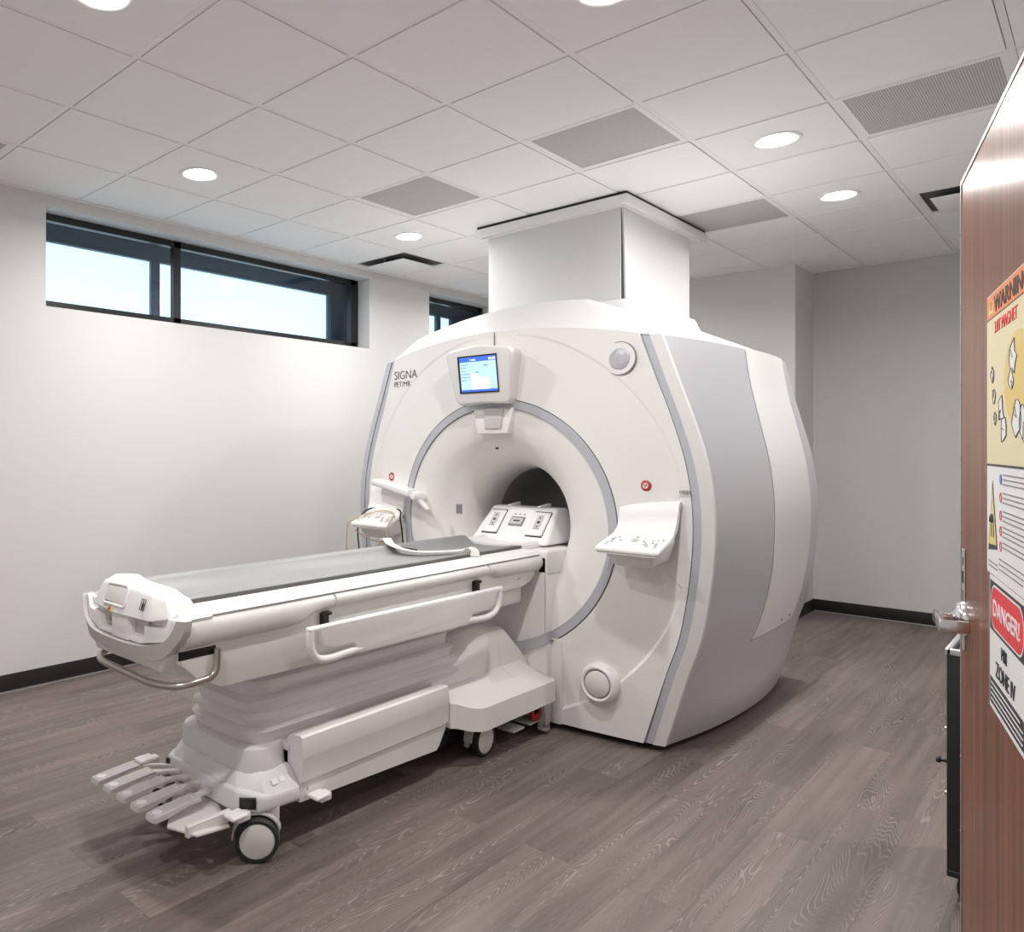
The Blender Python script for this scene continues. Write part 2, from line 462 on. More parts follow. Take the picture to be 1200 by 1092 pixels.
for k, w in enumerate(WIN):
    x0, x1, z0, z1 = w
    y = YW + .14; f = .045
    bm = bmesh.new()
    box(bm, x0, x1 - .03, y, y + .05, z1 - f, z1 + .02); box(bm, x0, x1 - .03, y, y + .05, z0 - .01, z0 + .062)
    box(bm, x0, x0 + .02, y, y + .05, z0, z1); box(bm, x1 - .09, x1 - .0, y, y + .05, z0, z1)
    if k == 0: box(bm, 2.977, 3.034, y, y + .05, z0, z1)
    wo = struct('window_%d' % (k + 1), bm, framem, smooth=0)
    bm = bmesh.new(); box(bm, x0, x1, y + .022, y + .028, z0, z1)
    obj('glass_pane', bm, glassm, wo, 0)
    # exterior recess, outer frame, frosted light
    yo = YW + .50
    X0, X1 = x0 - .1, x1 + .55
    bm = bmesh.new()
    box(bm, X0, X1, YW + .2, yo + .1, z1 + .085, z1 + .14); box(bm, X0, X1, YW + .22, yo + .1, z0 - .1, z0 - .05)
    box(bm, X1, X1 + .05, YW + .22, yo + .1, z0 - .1, z1 + .14); box(bm, X0 - .05, X0, YW + .22, yo + .1, z0 - .1, z1 + .14)
    obj('outer_reveal', bm, reveal_out, wo, 0)
    bm = bmesh.new()
    gz = 2.873
    box(bm, X0, X1, yo, yo + .06, gz + .02, z1 + .09)
    gr = 4.845 if k == 0 else 6.70
    box(bm, gr + .05, X1, yo, yo + .06, z0 - .06, gz + .03)
    obj('outer_wall_panel', bm, frame2, wo, 0)
    bm = bmesh.new()
    box(bm, X0, gr + .05, yo - .015, yo + .05, gz, gz + .022, .004)
    box(bm, gr, gr + .05, yo - .015, yo + .05, z0 - .06, gz + .022, .004)
    box(bm, gr + .012, gr + .03, yo - .03, yo - .01, z0 - .06, gz, .003)
    if k == 0:
        box(bm, 2.996, 3.069, yo - .015, yo + .05, z0 - .06, gz, .004)
        box(bm, 2.985, 2.998, yo - .03, yo - .01, z0 - .06, gz, .003)
    else:
        box(bm, 6.45, 6.52, yo - .015, yo + .05, z0 - .06, gz, .004)
    obj('outer_frame', bm, frame2, wo, 30)
    bm = bmesh.new(); box(bm, X0, gr + .02, yo + .02, yo + .03, z0 - .06, gz + .01)
    obj('frosted_pane', bm, frost, wo, 0)

# ------------------------------------------------------------------ ceiling
VENTS = [(1, -1), (1, -3), (4, -1), (2, 1), (-3, -5)]
SLOTS = [(3, -5), (5, 1)]
LAMPS = [(-1, -4), (2, -4), (2, 0), (4, 0), (-3, -2), (-1, 0)]
HID = [(-5, 0), (2, 3), (5, -4)]  # out of view; all but the last are added for fill light
bm = bmesh.new()
I0, I1, J0, J1 = -6, 9, -6, 5
def clampx(v): return min(max(v, XN), XB)
def clampy(v): return min(max(v, YR), YW)
for i in range(I0, I1):
    for j in range(J0, J1):
        if (i, j) in VENTS or (i, j) in SLOTS: continue
        x0, x1 = clampx(gx(i)), clampx(gx(i + 1)); y0, y1 = clampy(gy(j + 1)), clampy(gy(j))
        if x1 - x0 < .04 or y1 - y0 < .04: continue
        box(bm, x0 + .015, x1 - .015, y0 + .015, y1 - .015, CEIL - .008, CEIL + .008, .0015, 1)
ceil = struct('ceiling', bm, tilem, smooth=0)
bm = bmesh.new()
for i in range(I0, I1 + 1):
    if XN < gx(i) < XB: box(bm, gx(i) - .012, gx(i) + .012, YR, YW, CEIL - .004, CEIL + .01)
for j in range(J0, J1 + 1):
    if YR < gy(j) < YW: box(bm, XN, XB, gy(j) - .012, gy(j) + .012, CEIL - .0042, CEIL + .01)
box(bm, XN, XC, YW - .024, YW, CEIL - .005, CEIL + .01); box(bm, XB - .024, XB, YR, 1.916, CEIL - .005, CEIL + .01)
box(bm, XC - .024, XC, 1.892, YW, CEIL - .005, CEIL + .01); box(bm, XC, XB, 1.892, 1.916, CEIL - .005, CEIL + .01)
obj('ceiling_grid', bm, gridm, ceil, 0)
bm = bmesh.new(); box(bm, XN - .15, XB + .15, YR - .15, YW + .15, CEIL + .012, CEIL + .05); obj('ceiling_deck', bm, gapm, ceil, 0)

def ctr(t): return (gx(t[0] + .5), gy(t[1] + .5), CEIL - .008)
LAMPLAB = {(-1, -4): 'round recessed ceiling downlight above the left end of the wide window',
           (2, -4): 'small round recessed downlight between the square vent and the slotted air diffuser',
           (2, 0): 'round recessed downlight nearest the long perforated vent, right of the cable chase',
           (4, 0): 'round recessed downlight further back, nearest the far right wall',
           (-3, -2): 'round recessed downlight cut off at the top left corner of the picture',
           (-1, 0): 'round recessed downlight only just showing at the top edge, right of centre'}
proto = None
def make_lamp(t, label):
    c = ctr(t)
    r = thing('ceiling_downlight', label, 'ceiling light', c, 'recessed downlights')
    b = bmesh.new()
    lathe(b, [(.076, .012), (.084, -.002), (.100, -.007), (.112, -.005), (.115, 0), (.113, .004)], (0, 0, 0), (0, 0, 1), 48)
    obj('trim_ring', b, white2, None).parent = r
    b = bmesh.new(); lathe(b, [(0, -.010), (.04, -.0095), (.065, -.007), (.078, -.001), (.080, .006)], (0, 0, 0), (0, 0, 1), 40)
    obj('lens', b, lampm, None).parent = r
    return r
lampsroot = []
for t in LAMPS + HID:
    if proto is None: proto = make_lamp(t, LAMPLAB[t]); r = proto
    else: r = dup(proto, ctr(t), LAMPLAB.get(t, 'round recessed downlight hidden behind the cable chase' if t == (5, -4) else 'added downlight out of view, put in to fill the room with light'))
    ld = bpy.data.lights.new('downlight_beam', 'AREA'); ld.shape = 'DISK'; ld.size = .11
    ld.energy = LAMP_POWER; ld.color = LAMP_COL; ld.spread = math.radians(165)
    lo = bpy.data.objects.new('downlight_beam', ld); COL.objects.link(lo)
    lo.location = Vector(ctr(t)) + Vector((0, 0, -.014))

VL = {(1, -1): 'square perforated ceiling vent left of the chase trim, nearest the middle of the ceiling',
      (1, -3): 'square perforated ceiling vent near the small downlight, above the screen',
      (4, -1): 'square perforated ceiling vent partly hidden behind the right corner of the chase trim',
      (2, 1): 'perforated ceiling vent beside the top of the open door',
      (-3, -5): 'sliver of perforated vent at the far left edge of the ceiling'}
first = None
for t in VENTS:
    c = (gx(t[0] + .5), gy(t[1] + .5), CEIL)
    if first is None:
        first = thing('ceiling_vent', VL[t], 'vent', c, 'perforated ceiling vents')
        b = bmesh.new(); h = .295; q = .268
        for a in ((-h, h, q, h), (-h, h, -h, -q), (-h, -q, -q, q), (q, h, -q, q)): box(b, *a, -.006, .006)
        obj('frame', b, gridm, None, 0).parent = first
        b = bmesh.new(); box(b, -q, q, -q, q, -.003, .004); obj('perforated_face', b, perfm, None, 0).parent = first
    else: dup(first, c, VL[t])
SL = {(3, -5): 'square slotted air diffuser with a hanging centre plate near the second window',
      (5, 1): 'square slotted air diffuser with a hanging centre plate beside the open door'}
first = None
for t in SLOTS:
    c = (gx(t[0] + .5), gy(t[1] + .5), CEIL)
    if first is None:
        first = thing('air_diffuser', SL[t], 'air vent', c, 'slotted air diffusers')
        b = bmesh.new(); h = .295
        lo = [(-h, -h, -.004), (h, -h, -.004), (h, h, -.004), (-h, h, -.004)]
        for k in range(4):
            p, q = lo[k], lo[(k + 1) % 4]
            hexa(b, [p, q, (q[0], q[1], .004), (p[0], p[1], .004)], [(p[0] * .9, p[1] * .9, -.001), (q[0] * .9, q[1] * .9, -.001), (q[0] * .9, q[1] * .9, .008), (p[0] * .9, p[1] * .9, .008)])
        obj('frame', b, gridm, None, 0).parent = first
        b = bmesh.new(); box(b, -.27, .27, -.27, .27, .015, .02); obj('plenum', b, blackm, None, 0).parent = first
        b = bmesh.new(); box(b, -.215, .215, -.215, .215, -.034, -.028, .003, 2); obj('center_plate', b, gridm, None, 30).parent = first
        for s in (-1, 1):
            b = bmesh.new()
            box(b, s * .20 - .006, s * .20 + .006, -.006, .006, -.03, .018)
            obj('bracket', b, steel, None, 0).parent = first
    else: dup(first, c, SL[t])
b = bmesh.new(); lathe(b, [(0, -.03), (.035, -.03), (.05, -.022), (.055, 0), (.055, .002)], (gx(-2.69), gy(-3.22), CEIL - .008), (0, 0, 1))
tag(obj('smoke_detector', b, white2, None, loc=(gx(-2.69), gy(-3.22), CEIL - .008)), 'small round white smoke detector at the far left edge of the ceiling', 'smoke detector')

# ================================================================== CABLE CHASE above the scanner
ch = thing('cable_chase', 'white square cable chase rising from the scanner to the ceiling', 'duct cover', (5.0, 2.62, 2.372))
b = bmesh.new(); box(b, 4.5, 5.52, 2.132, 3.10, 2.372, 2.97, .002, 1)
obj('front_panel', b, chasem, ch, 0)
b = bmesh.new()
hexa(b, [(4.538, 2.118, 2.372), (5.53, 2.118, 2.372), (5.53, 2.129, 2.372), (4.538, 2.129, 2.372)],
     [(4.504, 2.118, 2.95), (5.53, 2.118, 2.95), (5.53, 2.129, 2.95), (4.504, 2.129, 2.95)])
obj('side_panel', b, chasem, ch, 0)
b = bmesh.new(); box(b, 4.504, 4.56, 2.129, 2.133, 2.373, 2.95); obj('gap_shade', b, dark, ch, 0)  # dark strip standing for the shade in the gap between the panels
b = bmesh.new()
o0 = (4.455, 5.735, 2.072, 3.18)
box(b, *o0, 2.945, 3.000, .003, 2)
box(b, o0[0] + .03, o0[1] - .06, o0[2] + .03, o0[3] - .03, 2.935, 2.95, .002, 1)
obj('ceiling_trim', b, white, ch, 30)
b = bmesh.new(); box(b, o0[0] + .01, o0[1] - .01, o0[2] + .01, o0[3] - .01, 3.0, CEIL - .009); obj('shadow_gap', b, dark, ch, 0)

# ================================================================== MRI SCANNER
YC, ZC = 2.40, 1.04
g = thing('mri_scanner', 'large white and silver scanner with a round bore, standing in the middle of the room', 'medical scanner', (4.5, YC, 0))
HT = [(.0, .88), (.03, .89), (.215, .945), (.385, .995), (.55, 1.05), (.71, 1.082), (.89, 1.106), (1.06, 1.116), (1.23, 1.108), (1.405, 1.078), (1.59, 1.022), (1.8, .946), (2.0, .876), (2.1, .84)]
def _interp(z, tab):
    if z <= tab[0][0]: return tab[0][1]
    for k in range(len(tab) - 1):
        a, c = tab[k], tab[k + 1]
        if z <= c[0]:
            t = (z - a[0]) / (c[0] - a[0])
            m0 = (tab[k + 1][1] - tab[max(k - 1, 0)][1]) / (tab[k + 1][0] - tab[max(k - 1, 0)][0])
            e = min(k + 2, len(tab) - 1)
            m1 = (tab[e][1] - a[1]) / (tab[e][0] - a[0]); dz = c[0] - a[0]
            return (2 * t ** 3 - 3 * t * t + 1) * a[1] + (t ** 3 - 2 * t * t + t) * dz * m0 + (3 * t * t - 2 * t ** 3) * c[1] + (t ** 3 - t * t) * dz * m1
    return tab[-1][1]
def hw(z): return _interp(z, HT)
def ztop(dy): return 2.100 - .105 * (dy / .86) ** 2
def xf(y):
    return 3.54 + .08 * min(1, abs(y - YC) / .9) ** 2
ZB = .035
E = .088
def outline_r(th, inset=E):
    c, s = math.cos(th), math.sin(th); lo, hi = .3, 1.6
    for _ in range(40):
        r = (lo + hi) / 2; dy, z = r * c, ZC + r * s
        ok = z >= ZB and z <= ztop(dy) and abs(dy) <= hw(z) - inset
        if ok: lo = r
        else: hi = r
    return lo
zt = 1.99
for _ in range(20): zt = ztop(hw(zt) - E)
ths = sorted([2 * PI * i / 240 for i in range(240)] + [math.atan2(z - ZC, s * (hw(z) - E)) % (2 * PI) for s in (-1, 1) for z in (ZB, zt)])
def recess(r, th):
    R = 1.015 + .03 * max(0, math.sin(th)) ** 2
    d = .003 + .020 * max(0, -math.sin(th))
    t = min(max((R - r) / .014, 0), 1); t = t * t * (3 - 2 * t)
    f = min(1, max(0, (r - .70) / .25))
    return d * t * f
b = bmesh.new(); rings = []
radii = [0, .03, .08, .14, .2, .26, .3]
for th in ths: pass
NR = 40
cols = []
for th in ths:
    ro = outline_r(th); colv = []
    rr = [.688 + (ro - .688) * k / 26 for k in range(27)]
    R = 1.015 + .03 * max(0, math.sin(th)) ** 2
    if ro > R + .02:
        rr = [.688 + (R - .018 - .688) * k / 18 for k in range(19)] + [R - .014, R - .010, R - .006, R - .003, R, R + .003] + [R + .003 + (ro - R - .003) * k / 4 for k in (1, 2, 3, 4)]
        rr = rr[:19] + rr[19:25] + rr[25:]
        while len(rr) < 29: rr.insert(1, (rr[0] + rr[1]) / 2)
    else:
        rr = [.688 + (ro - .688) * k / 28 for k in range(29)]
    cols.append([(xf(YC + r * math.cos(th)) + recess(r, th), YC + r * math.cos(th), ZC + r * math.sin(th)) for r in rr])
ring_list = [[c[k] for c in cols] for k in range(29)]
back = [(p[0] + .03, p[1], p[2]) for p in ring_list[-1]]
loft(b, ring_list + [back], cap=False)
fascia = obj('front_fascia', b, white, g, 40)
# seam above the ring
b = bmesh.new(); box(b, 3.536, 3.545, YC - .002, YC + .002, 1.995, 2.094); obj('seam', b, greyink, fascia, 0)

# ring trim and its shadow gaps
def annulus(b, r0, r1, dx, th0=0, th1=2 * PI, n=160, thick=.02, lip=0.0):
    pr = [(r0, dx + thick), (r0, dx + lip), (r0 + lip, dx), (r1 - lip, dx), (r1, dx + lip), (r1, dx + thick)]
    full = abs(th1 - th0 - 2 * PI) < 1e-6
    rg = []
    for k in range(n if full else n + 1):
        th = th0 + (th1 - th0) * k / n
        rg.append([(xf(YC + r * math.cos(th)) + d, YC + r * math.cos(th), ZC + r * math.sin(th)) for r, d in pr])
    if full: rg.append(rg[0])
    loft(b, rg, cap=not full)
b = bmesh.new(); annulus(b, .640, .6835, -.004, lip=.002); obj('bore_ring', b, lilac, g, 40)
b = bmesh.new(); annulus(b, .630, .692, .012); obj('ring_gap', b, dark, g, 40)
# bore funnel
prof = [(.637, .006), (.60, .010), (.55, .018), (.50, .030), (.455, .050), (.415, .080), (.38, .122), (.352, .175), (.33, .24), (.315, .32), (.305, .42), (.30, .55)]
b = bmesh.new(); rg = []
for r, d in prof:
    rg.append([((xf(YC + r * math.cos(t)) if d < .06 else 3.56 + 0 * t) * 1.0 + d, YC + r * math.cos(t), ZC + r * math.sin(t)) for t in [2 * PI * k / 128 for k in range(128)]])
loft(b, rg, cap=False); obj('bore_funnel', b, white, g, 60)
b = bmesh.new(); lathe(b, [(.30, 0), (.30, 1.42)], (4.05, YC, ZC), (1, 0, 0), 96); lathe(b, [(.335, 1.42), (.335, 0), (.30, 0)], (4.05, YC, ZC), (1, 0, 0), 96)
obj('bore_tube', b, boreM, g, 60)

# vertical strips on both front corners
def ribbon(b, s, i0, i1, x0, x1, xb, n=50, zoff=0.0):
    rg = []
    for k in range(n + 1):
        z = ZB + (ztop(hw(2.0) - i0) - zoff - ZB) * k / n
        ya, yb = YC + s * (hw(z) - i0), YC + s * (hw(z) - i1)
        rg.append([(x0, ya, z), (x1, yb, z), (xb, yb, z), (xb, ya, z)])
    loft(b, rg)
for s in (1, -1):
    b = bmesh.new(); ribbon(b, s, .0845, .0500, 3.622, 3.624, 3.66); obj('corner_strip', b, lilac, g, 30)
    b = bmesh.new(); ribbon(b, s, .0475, -.004, 3.618, 3.634, 3.66, n=90); obj('corner_band', b, cream if s < 0 else lilac, g, 30)
    b = bmesh.new(); ribbon(b, s, .10, .004, 3.640, 3.640, 3.68, zoff=.01); obj('strip_gap', b, dark, g, 30)
# sides
XE = 5.42
def sy(x, z):
    t = (x - 4.55) / .9
    a = .095 * min(1, abs((z - 1.1) / .93)) ** 2.4 + .004
    bk = max(0, (x - 4.4) / 1.0)
    return hw(z) + a * max(0, 1 - t * t) + bk * (.05 * max(0, (z - 1.2) / .8) ** 2 + .012 * max(0, (1 - z))) - bk ** 2 * .014
def side_grid(b, s, x0, x1, zlo, zhi, off, nx, nz, warp=0.0):
    def P(x, z, o):
        x -= warp * max(0, (.82 - z) / .36) ** 1.6
        return (x, YC + s * (sy(x, z) + o), z)
    A = []; 
    for i in range(nx + 1):
        x = x0 + (x1 - x0) * i / nx; zl = zlo(x); zh = zhi(x)
        A.append([(x, zl + (zh - zl) * k / nz) for k in range(nz + 1)])
    t = bmesh.new()
    F = [[t.verts.new(P(x, z, off)) for x, z in c] for c in A]; B = [[t.verts.new(P(x, z, off - .03)) for x, z in c] for c in A]
    for i in range(nx):
        for k in range(nz):
            t.faces.new([F[i][k], F[i + 1][k], F[i + 1][k + 1], F[i][k + 1]]); t.faces.new([B[i][k], B[i][k + 1], B[i + 1][k + 1], B[i + 1][k]])
    for i in range(nx):
        t.faces.new([F[i][0], B[i][0], B[i + 1][0], F[i + 1][0]]); t.faces.new([F[i][nz], F[i + 1][nz], B[i + 1][nz], B[i][nz]])
    for k in range(nz):
        t.faces.new([F[0][k], F[0][k + 1], B[0][k + 1], B[0][k]]); t.faces.new([F[nx][k], B[nx][k], B[nx][k + 1], F[nx][k + 1]])
    bmesh.ops.recalc_face_normals(t, faces=t.faces)
    merge(b, t)
for s in (-1, 1):
    b = bmesh.new(); side_grid(b, s, 3.646, XE, lambda x: ZB, lambda x: 2.0, 0, 36, 40)
    sp = obj('side_panel', b, silver, g, 40)
    b = bmesh.new(); side_grid(b, s, 4.50, 5.20, lambda x: .455, lambda x: 2.002, .006, 16, 34, .17)
    wp = obj('side_door', b, cream, sp, 40)
    b = bmesh.new(); side_grid(b, s, 4.492, 5.206, lambda x: .447, lambda x: 1.99, .001, 16, 34, .17)
    obj('door_gap', b, greyink, sp, 40)
    b = bmesh.new()
    for x in (4.78, 4.95): cyl(b, (x, YC + s * (sy(x, .49) + .005), .49), (0, s, 0), .006, .004)
    pieces('bolt', b, dark, wp)
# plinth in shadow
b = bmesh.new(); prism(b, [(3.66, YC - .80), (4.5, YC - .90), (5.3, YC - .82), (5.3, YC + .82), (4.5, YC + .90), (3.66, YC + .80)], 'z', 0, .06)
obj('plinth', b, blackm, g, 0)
# back
b = bmesh.new(); cols = []
def back_r(th):
    c, s_ = math.cos(th), math.sin(th); lo, hi = .3, 1.6
    for _ in range(40):
        r = (lo + hi) / 2; dy, z = r * c, ZC + r * s_
        if ZB <= z <= 2.0 and abs(dy) <= sy(XE, z) - .0: lo = r
        else: hi = r
    return lo
for th in ths:
    ro = back_r(th); cols.append([(XE + (0 if k < 3 else -.01), YC + (.30 + (ro - .30) * k / 3) * math.cos(th), ZC + (.30 + (ro - .30) * k / 3) * math.sin(th)) for k in range(4)])
loft(b, [[c[k] for c in cols] for k in range(4)], cap=False); obj('back_cover', b, white, g, 30)
# crown / top cover
b = bmesh.new(); n = 24; t_ = bmesh.new()
fr = []; cr = []; cb = []; bb = []
yl, yr = YC + hw(2.0) - .04, YC - hw(2.0) + .04
for k in range(n + 1):
    u = k / n
    y0 = yr + (yl - yr) * u; y1 = 2.03 + (3.25 - 2.03) * u
    fr.append(t_.verts.new((xf(y0) + .012, y0, ztop(y0 - YC) - .002)))
    cr.append(t_.verts.new((3.90, y1, 2.297 - .11 * ((y1 - YC) / .8) ** 2)))
    cb.append(t_.verts.new((5.35, y1, 2.297 - .11 * ((y1 - YC) / .8) ** 2)))
    bb.append(t_.verts.new((XE, y0, 2.0)))
for k in range(n):
    for a, c in ((fr, cr), (cr, cb), (cb, bb)): t_.faces.new([a[k], a[k + 1], c[k + 1], c[k]])
for e, s in ((0, -1), (n, 1)):
    sl = [t_.verts.new((x, YC + s * (sy(x, 2.0) - .006), 2.0)) for x in (3.70, 4.1, 4.55, 5.0, 5.35)]
    chain = [fr[e]] + sl + [bb[e]]
    mid = [t_.verts.new((x, cr[e].co.y, cr[e].co.z)) for x in (4.2, 4.6, 5.0)]
    top = [cr[e], cr[e], mid[0], mid[1], mid[2], cb[e], cb[e]]
    for q in range(len(chain) - 1):
        vs = [chain[q], chain[q + 1], top[q + 1], top[q]]
        vs2 = []
        for v in vs:
            if v not in vs2: vs2.append(v)
        t_.faces.new(vs2)
bmesh.ops.recalc_face_normals(t_, faces=t_.faces); merge(b, t_)
obj('top_cover', b, chasem, g, 25)  # same plastic as the fascia, colour darkened to offset strong lamp light
b = bmesh.new()
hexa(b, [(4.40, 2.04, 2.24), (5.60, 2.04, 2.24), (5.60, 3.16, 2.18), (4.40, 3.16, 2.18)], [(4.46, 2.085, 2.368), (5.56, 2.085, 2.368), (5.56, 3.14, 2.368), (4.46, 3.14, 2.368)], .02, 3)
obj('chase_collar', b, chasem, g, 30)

# dock column under the bore and the ring band across it
b = bmesh.new()
hexa(b, [(3.50, 2.055, .03), (3.64, 2.055, .03), (3.64, 2.745, .03), (3.50, 2.745, .03)], [(3.50, 2.055, .895), (3.70, 2.055, .895), (3.70, 2.745, .895), (3.50, 2.745, .895)], .008, 2)
dock = obj('dock_column', b, white, g, 30)
b = bmesh.new()
rg = []
for k in range(25):
    dy = -.348 + .696 * k / 24; z = ZC - math.sqrt(.66 ** 2 - min(dy * dy, .43))
    rg.append([(3.488, YC + dy, z - .028), (3.488, YC + dy, z + .028), (3.55, YC + dy, z + .028), (3.55, YC + dy, z - .028)])
loft(b, rg); obj('ring_band', b, lilac, dock, 40)
b = bmesh.new(); box(b, 3.499, 3.503, 2.062, 2.064, .50, .88); box(b, 3.53, 3.56, 2.04, 2.056, .455, .463); obj('seam', b, greyink, dock, 0)
b = bmesh.new(); box(b, 3.545, 3.66, 2.00, 2.058, .03, .47, .006, 2); obj('lower_flank', b, white, dock, 30)
b = bmesh.new(); box(b, 3.50, 3.72, 2.05, 2.11, .80, .925, .012, 3); box(b, 3.52, 3.85, 2.11, 2.69, .86, .915, .01, 2); obj('bridge_rail', b, white, dock, 30)

# knob lower right
for s in (-1,):
    kb = bmesh.new(); o = (3.60, YC + s * .62, .275)
    lathe(kb, [(.098, 0), (.100, -.03), (.094, -.058), (.080, -.066), (.072, -.062), (.070, -.052), (0, -.052)], (3.60, YC + s * .60, .285), (1, 0, -.04), 48)
    kn = obj('round_cover', kb, white2, g, 50)
    kb = bmesh.new(); lathe(kb, [(.064, -.05), (.064, -.060), (.058, -.066), (0, -.070)], (3.60, YC + s * .60, .285), (1, 0, -.04), 48)
    obj('cover_disc', kb, cream, kn, 50)
    kb = bmesh.new(); lathe(kb, [(.071, -.054), (.064, -.056)], (3.60, YC + s * .60, .285), (1, 0, -.04), 48); obj('cover_gap', kb, greyink, kn, 50)

# screen housing
hs = bmesh.new()
def tilt_pt(dy, z, out=0.0):
    x = 3.415 + (1.99 - z) * .14
    return (x + out, YC + dy, z)
front = [(-.185, 1.97), (-.165, 1.992), (.03, 2.018), (.225, 1.995), (.25, 1.97), (.20, 1.715), (.175, 1.692), (.02, 1.70), (-.135, 1.692), (-.155, 1.715)]
hexa(hs, [tilt_pt(a, z) for a, z in front], [(3.60, YC + .03 + (a - .03) * .90, 1.86 + (z - 1.86) * .97) for a, z in front], .016, 4)
ho = obj('screen_housing', hs, cream, g, 35)
Ms = fmat(tilt_pt(.16, 1.758, -.001), (0, -1, 0), (-.14, 0, 1))
def panel(x0, x1, y0, y1, z0, z1, M, bev=0): 
    q = bmesh.new(); box(q, x0, x1, y0, y1, z0, z1, bev, 2, M); return q
sw, sh = .255, .205
scr = obj('screen_bezel', panel(0, sw, 0, sh, -.003, .004, Ms), blackm, ho, 0)
obj('screen', panel(.014, sw - .006, .008, sh - .008, .0042, .005, Ms), scrm, scr, 0)
obj('title_bar', panel(.014, sw - .006, sh - .034, sh - .008, .0051, .0056, Ms), scrb, scr, 0)
obj('status_bar', panel(.014, sw - .006, .008, .02, .0051, .0056, Ms), scrb, scr, 0)
obj('dialog', panel(.085, .20, .02, .085, .0051, .0056, Ms), scrw, scr, 0)
obj('dialog', panel(.085, .13, .085, .105, .0051, .0056, Ms), scrw, scr, 0)
tx = text('clock', '00:00', .02, Ms @ Matrix.Translation((.205, sh - .03, .0058)), scrw, scr)
tx = text('heading', '1 min', .018, Ms @ Matrix.Translation((.08, sh - .029, .0058)), scrw, scr)
q = bmesh.new()
for k in range(6): box(q, .02, .02 + [.05, .035, .03, .055, .055, .035][k], sh - .05 - k * .017, sh - .047 - k * .017, .0051, .0055, M=Ms)
box(q, .17, .195, sh - .06, sh - .055, .0051, .0055, M=Ms); box(q, .12, .135, sh - .095, sh - .09, .0051, .0055, M=Ms)
obj('screen_text', q, scrb, scr, 0)
# intercom below ring top
b = bmesh.new()
hexa(b, [(3.525, YC - .130, 1.675), (3.525, YC + .130, 1.675), (3.515, YC + .098, 1.535), (3.515, YC - .098, 1.535)],
     [(3.60, YC - .130, 1.675), (3.60, YC + .130, 1.675), (3.62, YC + .098, 1.535), (3.62, YC - .098, 1.535)], .006, 2)
ic = obj('intercom', b, white, g, 30)
b = bmesh.new(); hexa(b, [(3.516, YC - .075, 1.68), (3.516, YC + .055, 1.68), (3.506, YC + .045, 1.56), (3.506, YC - .06, 1.56)], [(3.54, YC - .075, 1.68), (3.54, YC + .055, 1.68), (3.53, YC + .045, 1.56), (3.53, YC - .06, 1.56)], .008, 3)
obj('intercom_grille', b, lgrey, ic, 30)
b = bmesh.new(); cyl(b, (3.575, YC - .0, 1.455), (-1, 0, 0), .006, .02); obj('laser_window', b, dark, g)
# small label in the funnel
b = bmesh.new(); box(b, 3.572, 3.578, YC + .245, YC + .285, 1.075, 1.13, M=None); obj('funnel_label', b, greyink, g, 0)

# logo badge
lo_ = (xf(1.70) - .0, 1.705, 1.895)
b = bmesh.new(); lathe(b, [(.083, .004), (.083, -.004), (.080, -.004), (.080, .004)], lo_, (1, 0, 0), 48); bd = obj('badge_groove', b, greyink, g)
b = bmesh.new(); lathe(b, [(.080, .002), (.078, -.006), (0, -.006)], lo_, (1, 0, 0), 48); obj('badge_plate', b, white, bd)
b = bmesh.new(); lathe(b, [(.053, -.004), (.052, -.010), (.049, -.0115), (0, -.0115)], lo_, (1, 0, 0), 48); obj('logo_disc', b, lilac, bd)
Ml = fmat((lo_[0] - .0118, lo_[1], lo_[2] - .024), (0, -1, 0), (0, 0, 1))
text('logo_letters', 'GE', .062, Ml, lgrey, bd, align='CENTER', xs=.72, shear=.4, bold=.0005)
b = bmesh.new(); lathe(b, [(.045, -.0112), (.045, -.0125), (.043, -.0125), (.043, -.0112)], lo_, (1, 0, 0), 48)
for k in range(4):
    a = k * PI / 2 + PI / 4
    tube(b, [(lo_[0] - .012, lo_[1] + .043 * math.cos(a + q_), lo_[2] + .043 * math.sin(a + q_) * 1) if j == 0 else (lo_[0] - .012, lo_[1] + (.034) * math.cos(a + q_), lo_[2] + .034 * math.sin(a + q_)) for j, q_ in ((0, -.5), (1, -.1), (0, .35))], .0015, 6)
obj('logo_ring', b, lgrey, bd)
# model lettering on the front
yS = 3.19
SD = (xf(2.95) - xf(yS), 2.95 - yS, 0)
Mt = fmat((xf(yS) - .003, yS, 1.886), SD, (0, 0, 1))
text('lettering', 'SIGNA', .074, Mt, inkm, fascia, xs=1.0, bold=-.0009)
Mt = fmat((xf(yS) - .003, yS, 1.838), SD, (0, 0, 1))
text('lettering', 'PET/MR', .048, Mt, inkm, fascia, xs=.98, bold=-.0007)
Mt = fmat((3.611, 1.428, 1.243), (0, -1, 0), (0, 0, 1))
b = bmesh.new()
for k in range(9): box(b, k * .0058, k * .0058 + [.004, .003, .0045][k % 3], 0, .016, 0, .001, M=Mt)
obj('small_label', b, greyink, fascia, 0)
# red stop buttons
for s in (-1, 1):
    o = (xf(YC + s * .815) + .004, YC + s * .815, 1.275)
    b = bmesh.new(); lathe(b, [(.026, .004), (.026, -.004), (.023, -.006), (0, -.006)], o, (1, 0, 0), 32)
    rb = obj('stop_button', b, red, g)
    b = bmesh.new(); lathe(b, [(.014, -.006), (.014, -.0075), (.010, -.0075), (.010, -.006)], o, (1, 0, 0), 28)
    for dy, dz in ((-.005, -.004), (.005, -.004), (0, .005)): cyl(b, (o[0] - .006, o[1] + dy, o[2] + dz), (-1, 0, 0), .0035, .002, 0.0005, 12)
    obj('button_symbol', b, paper, rb)
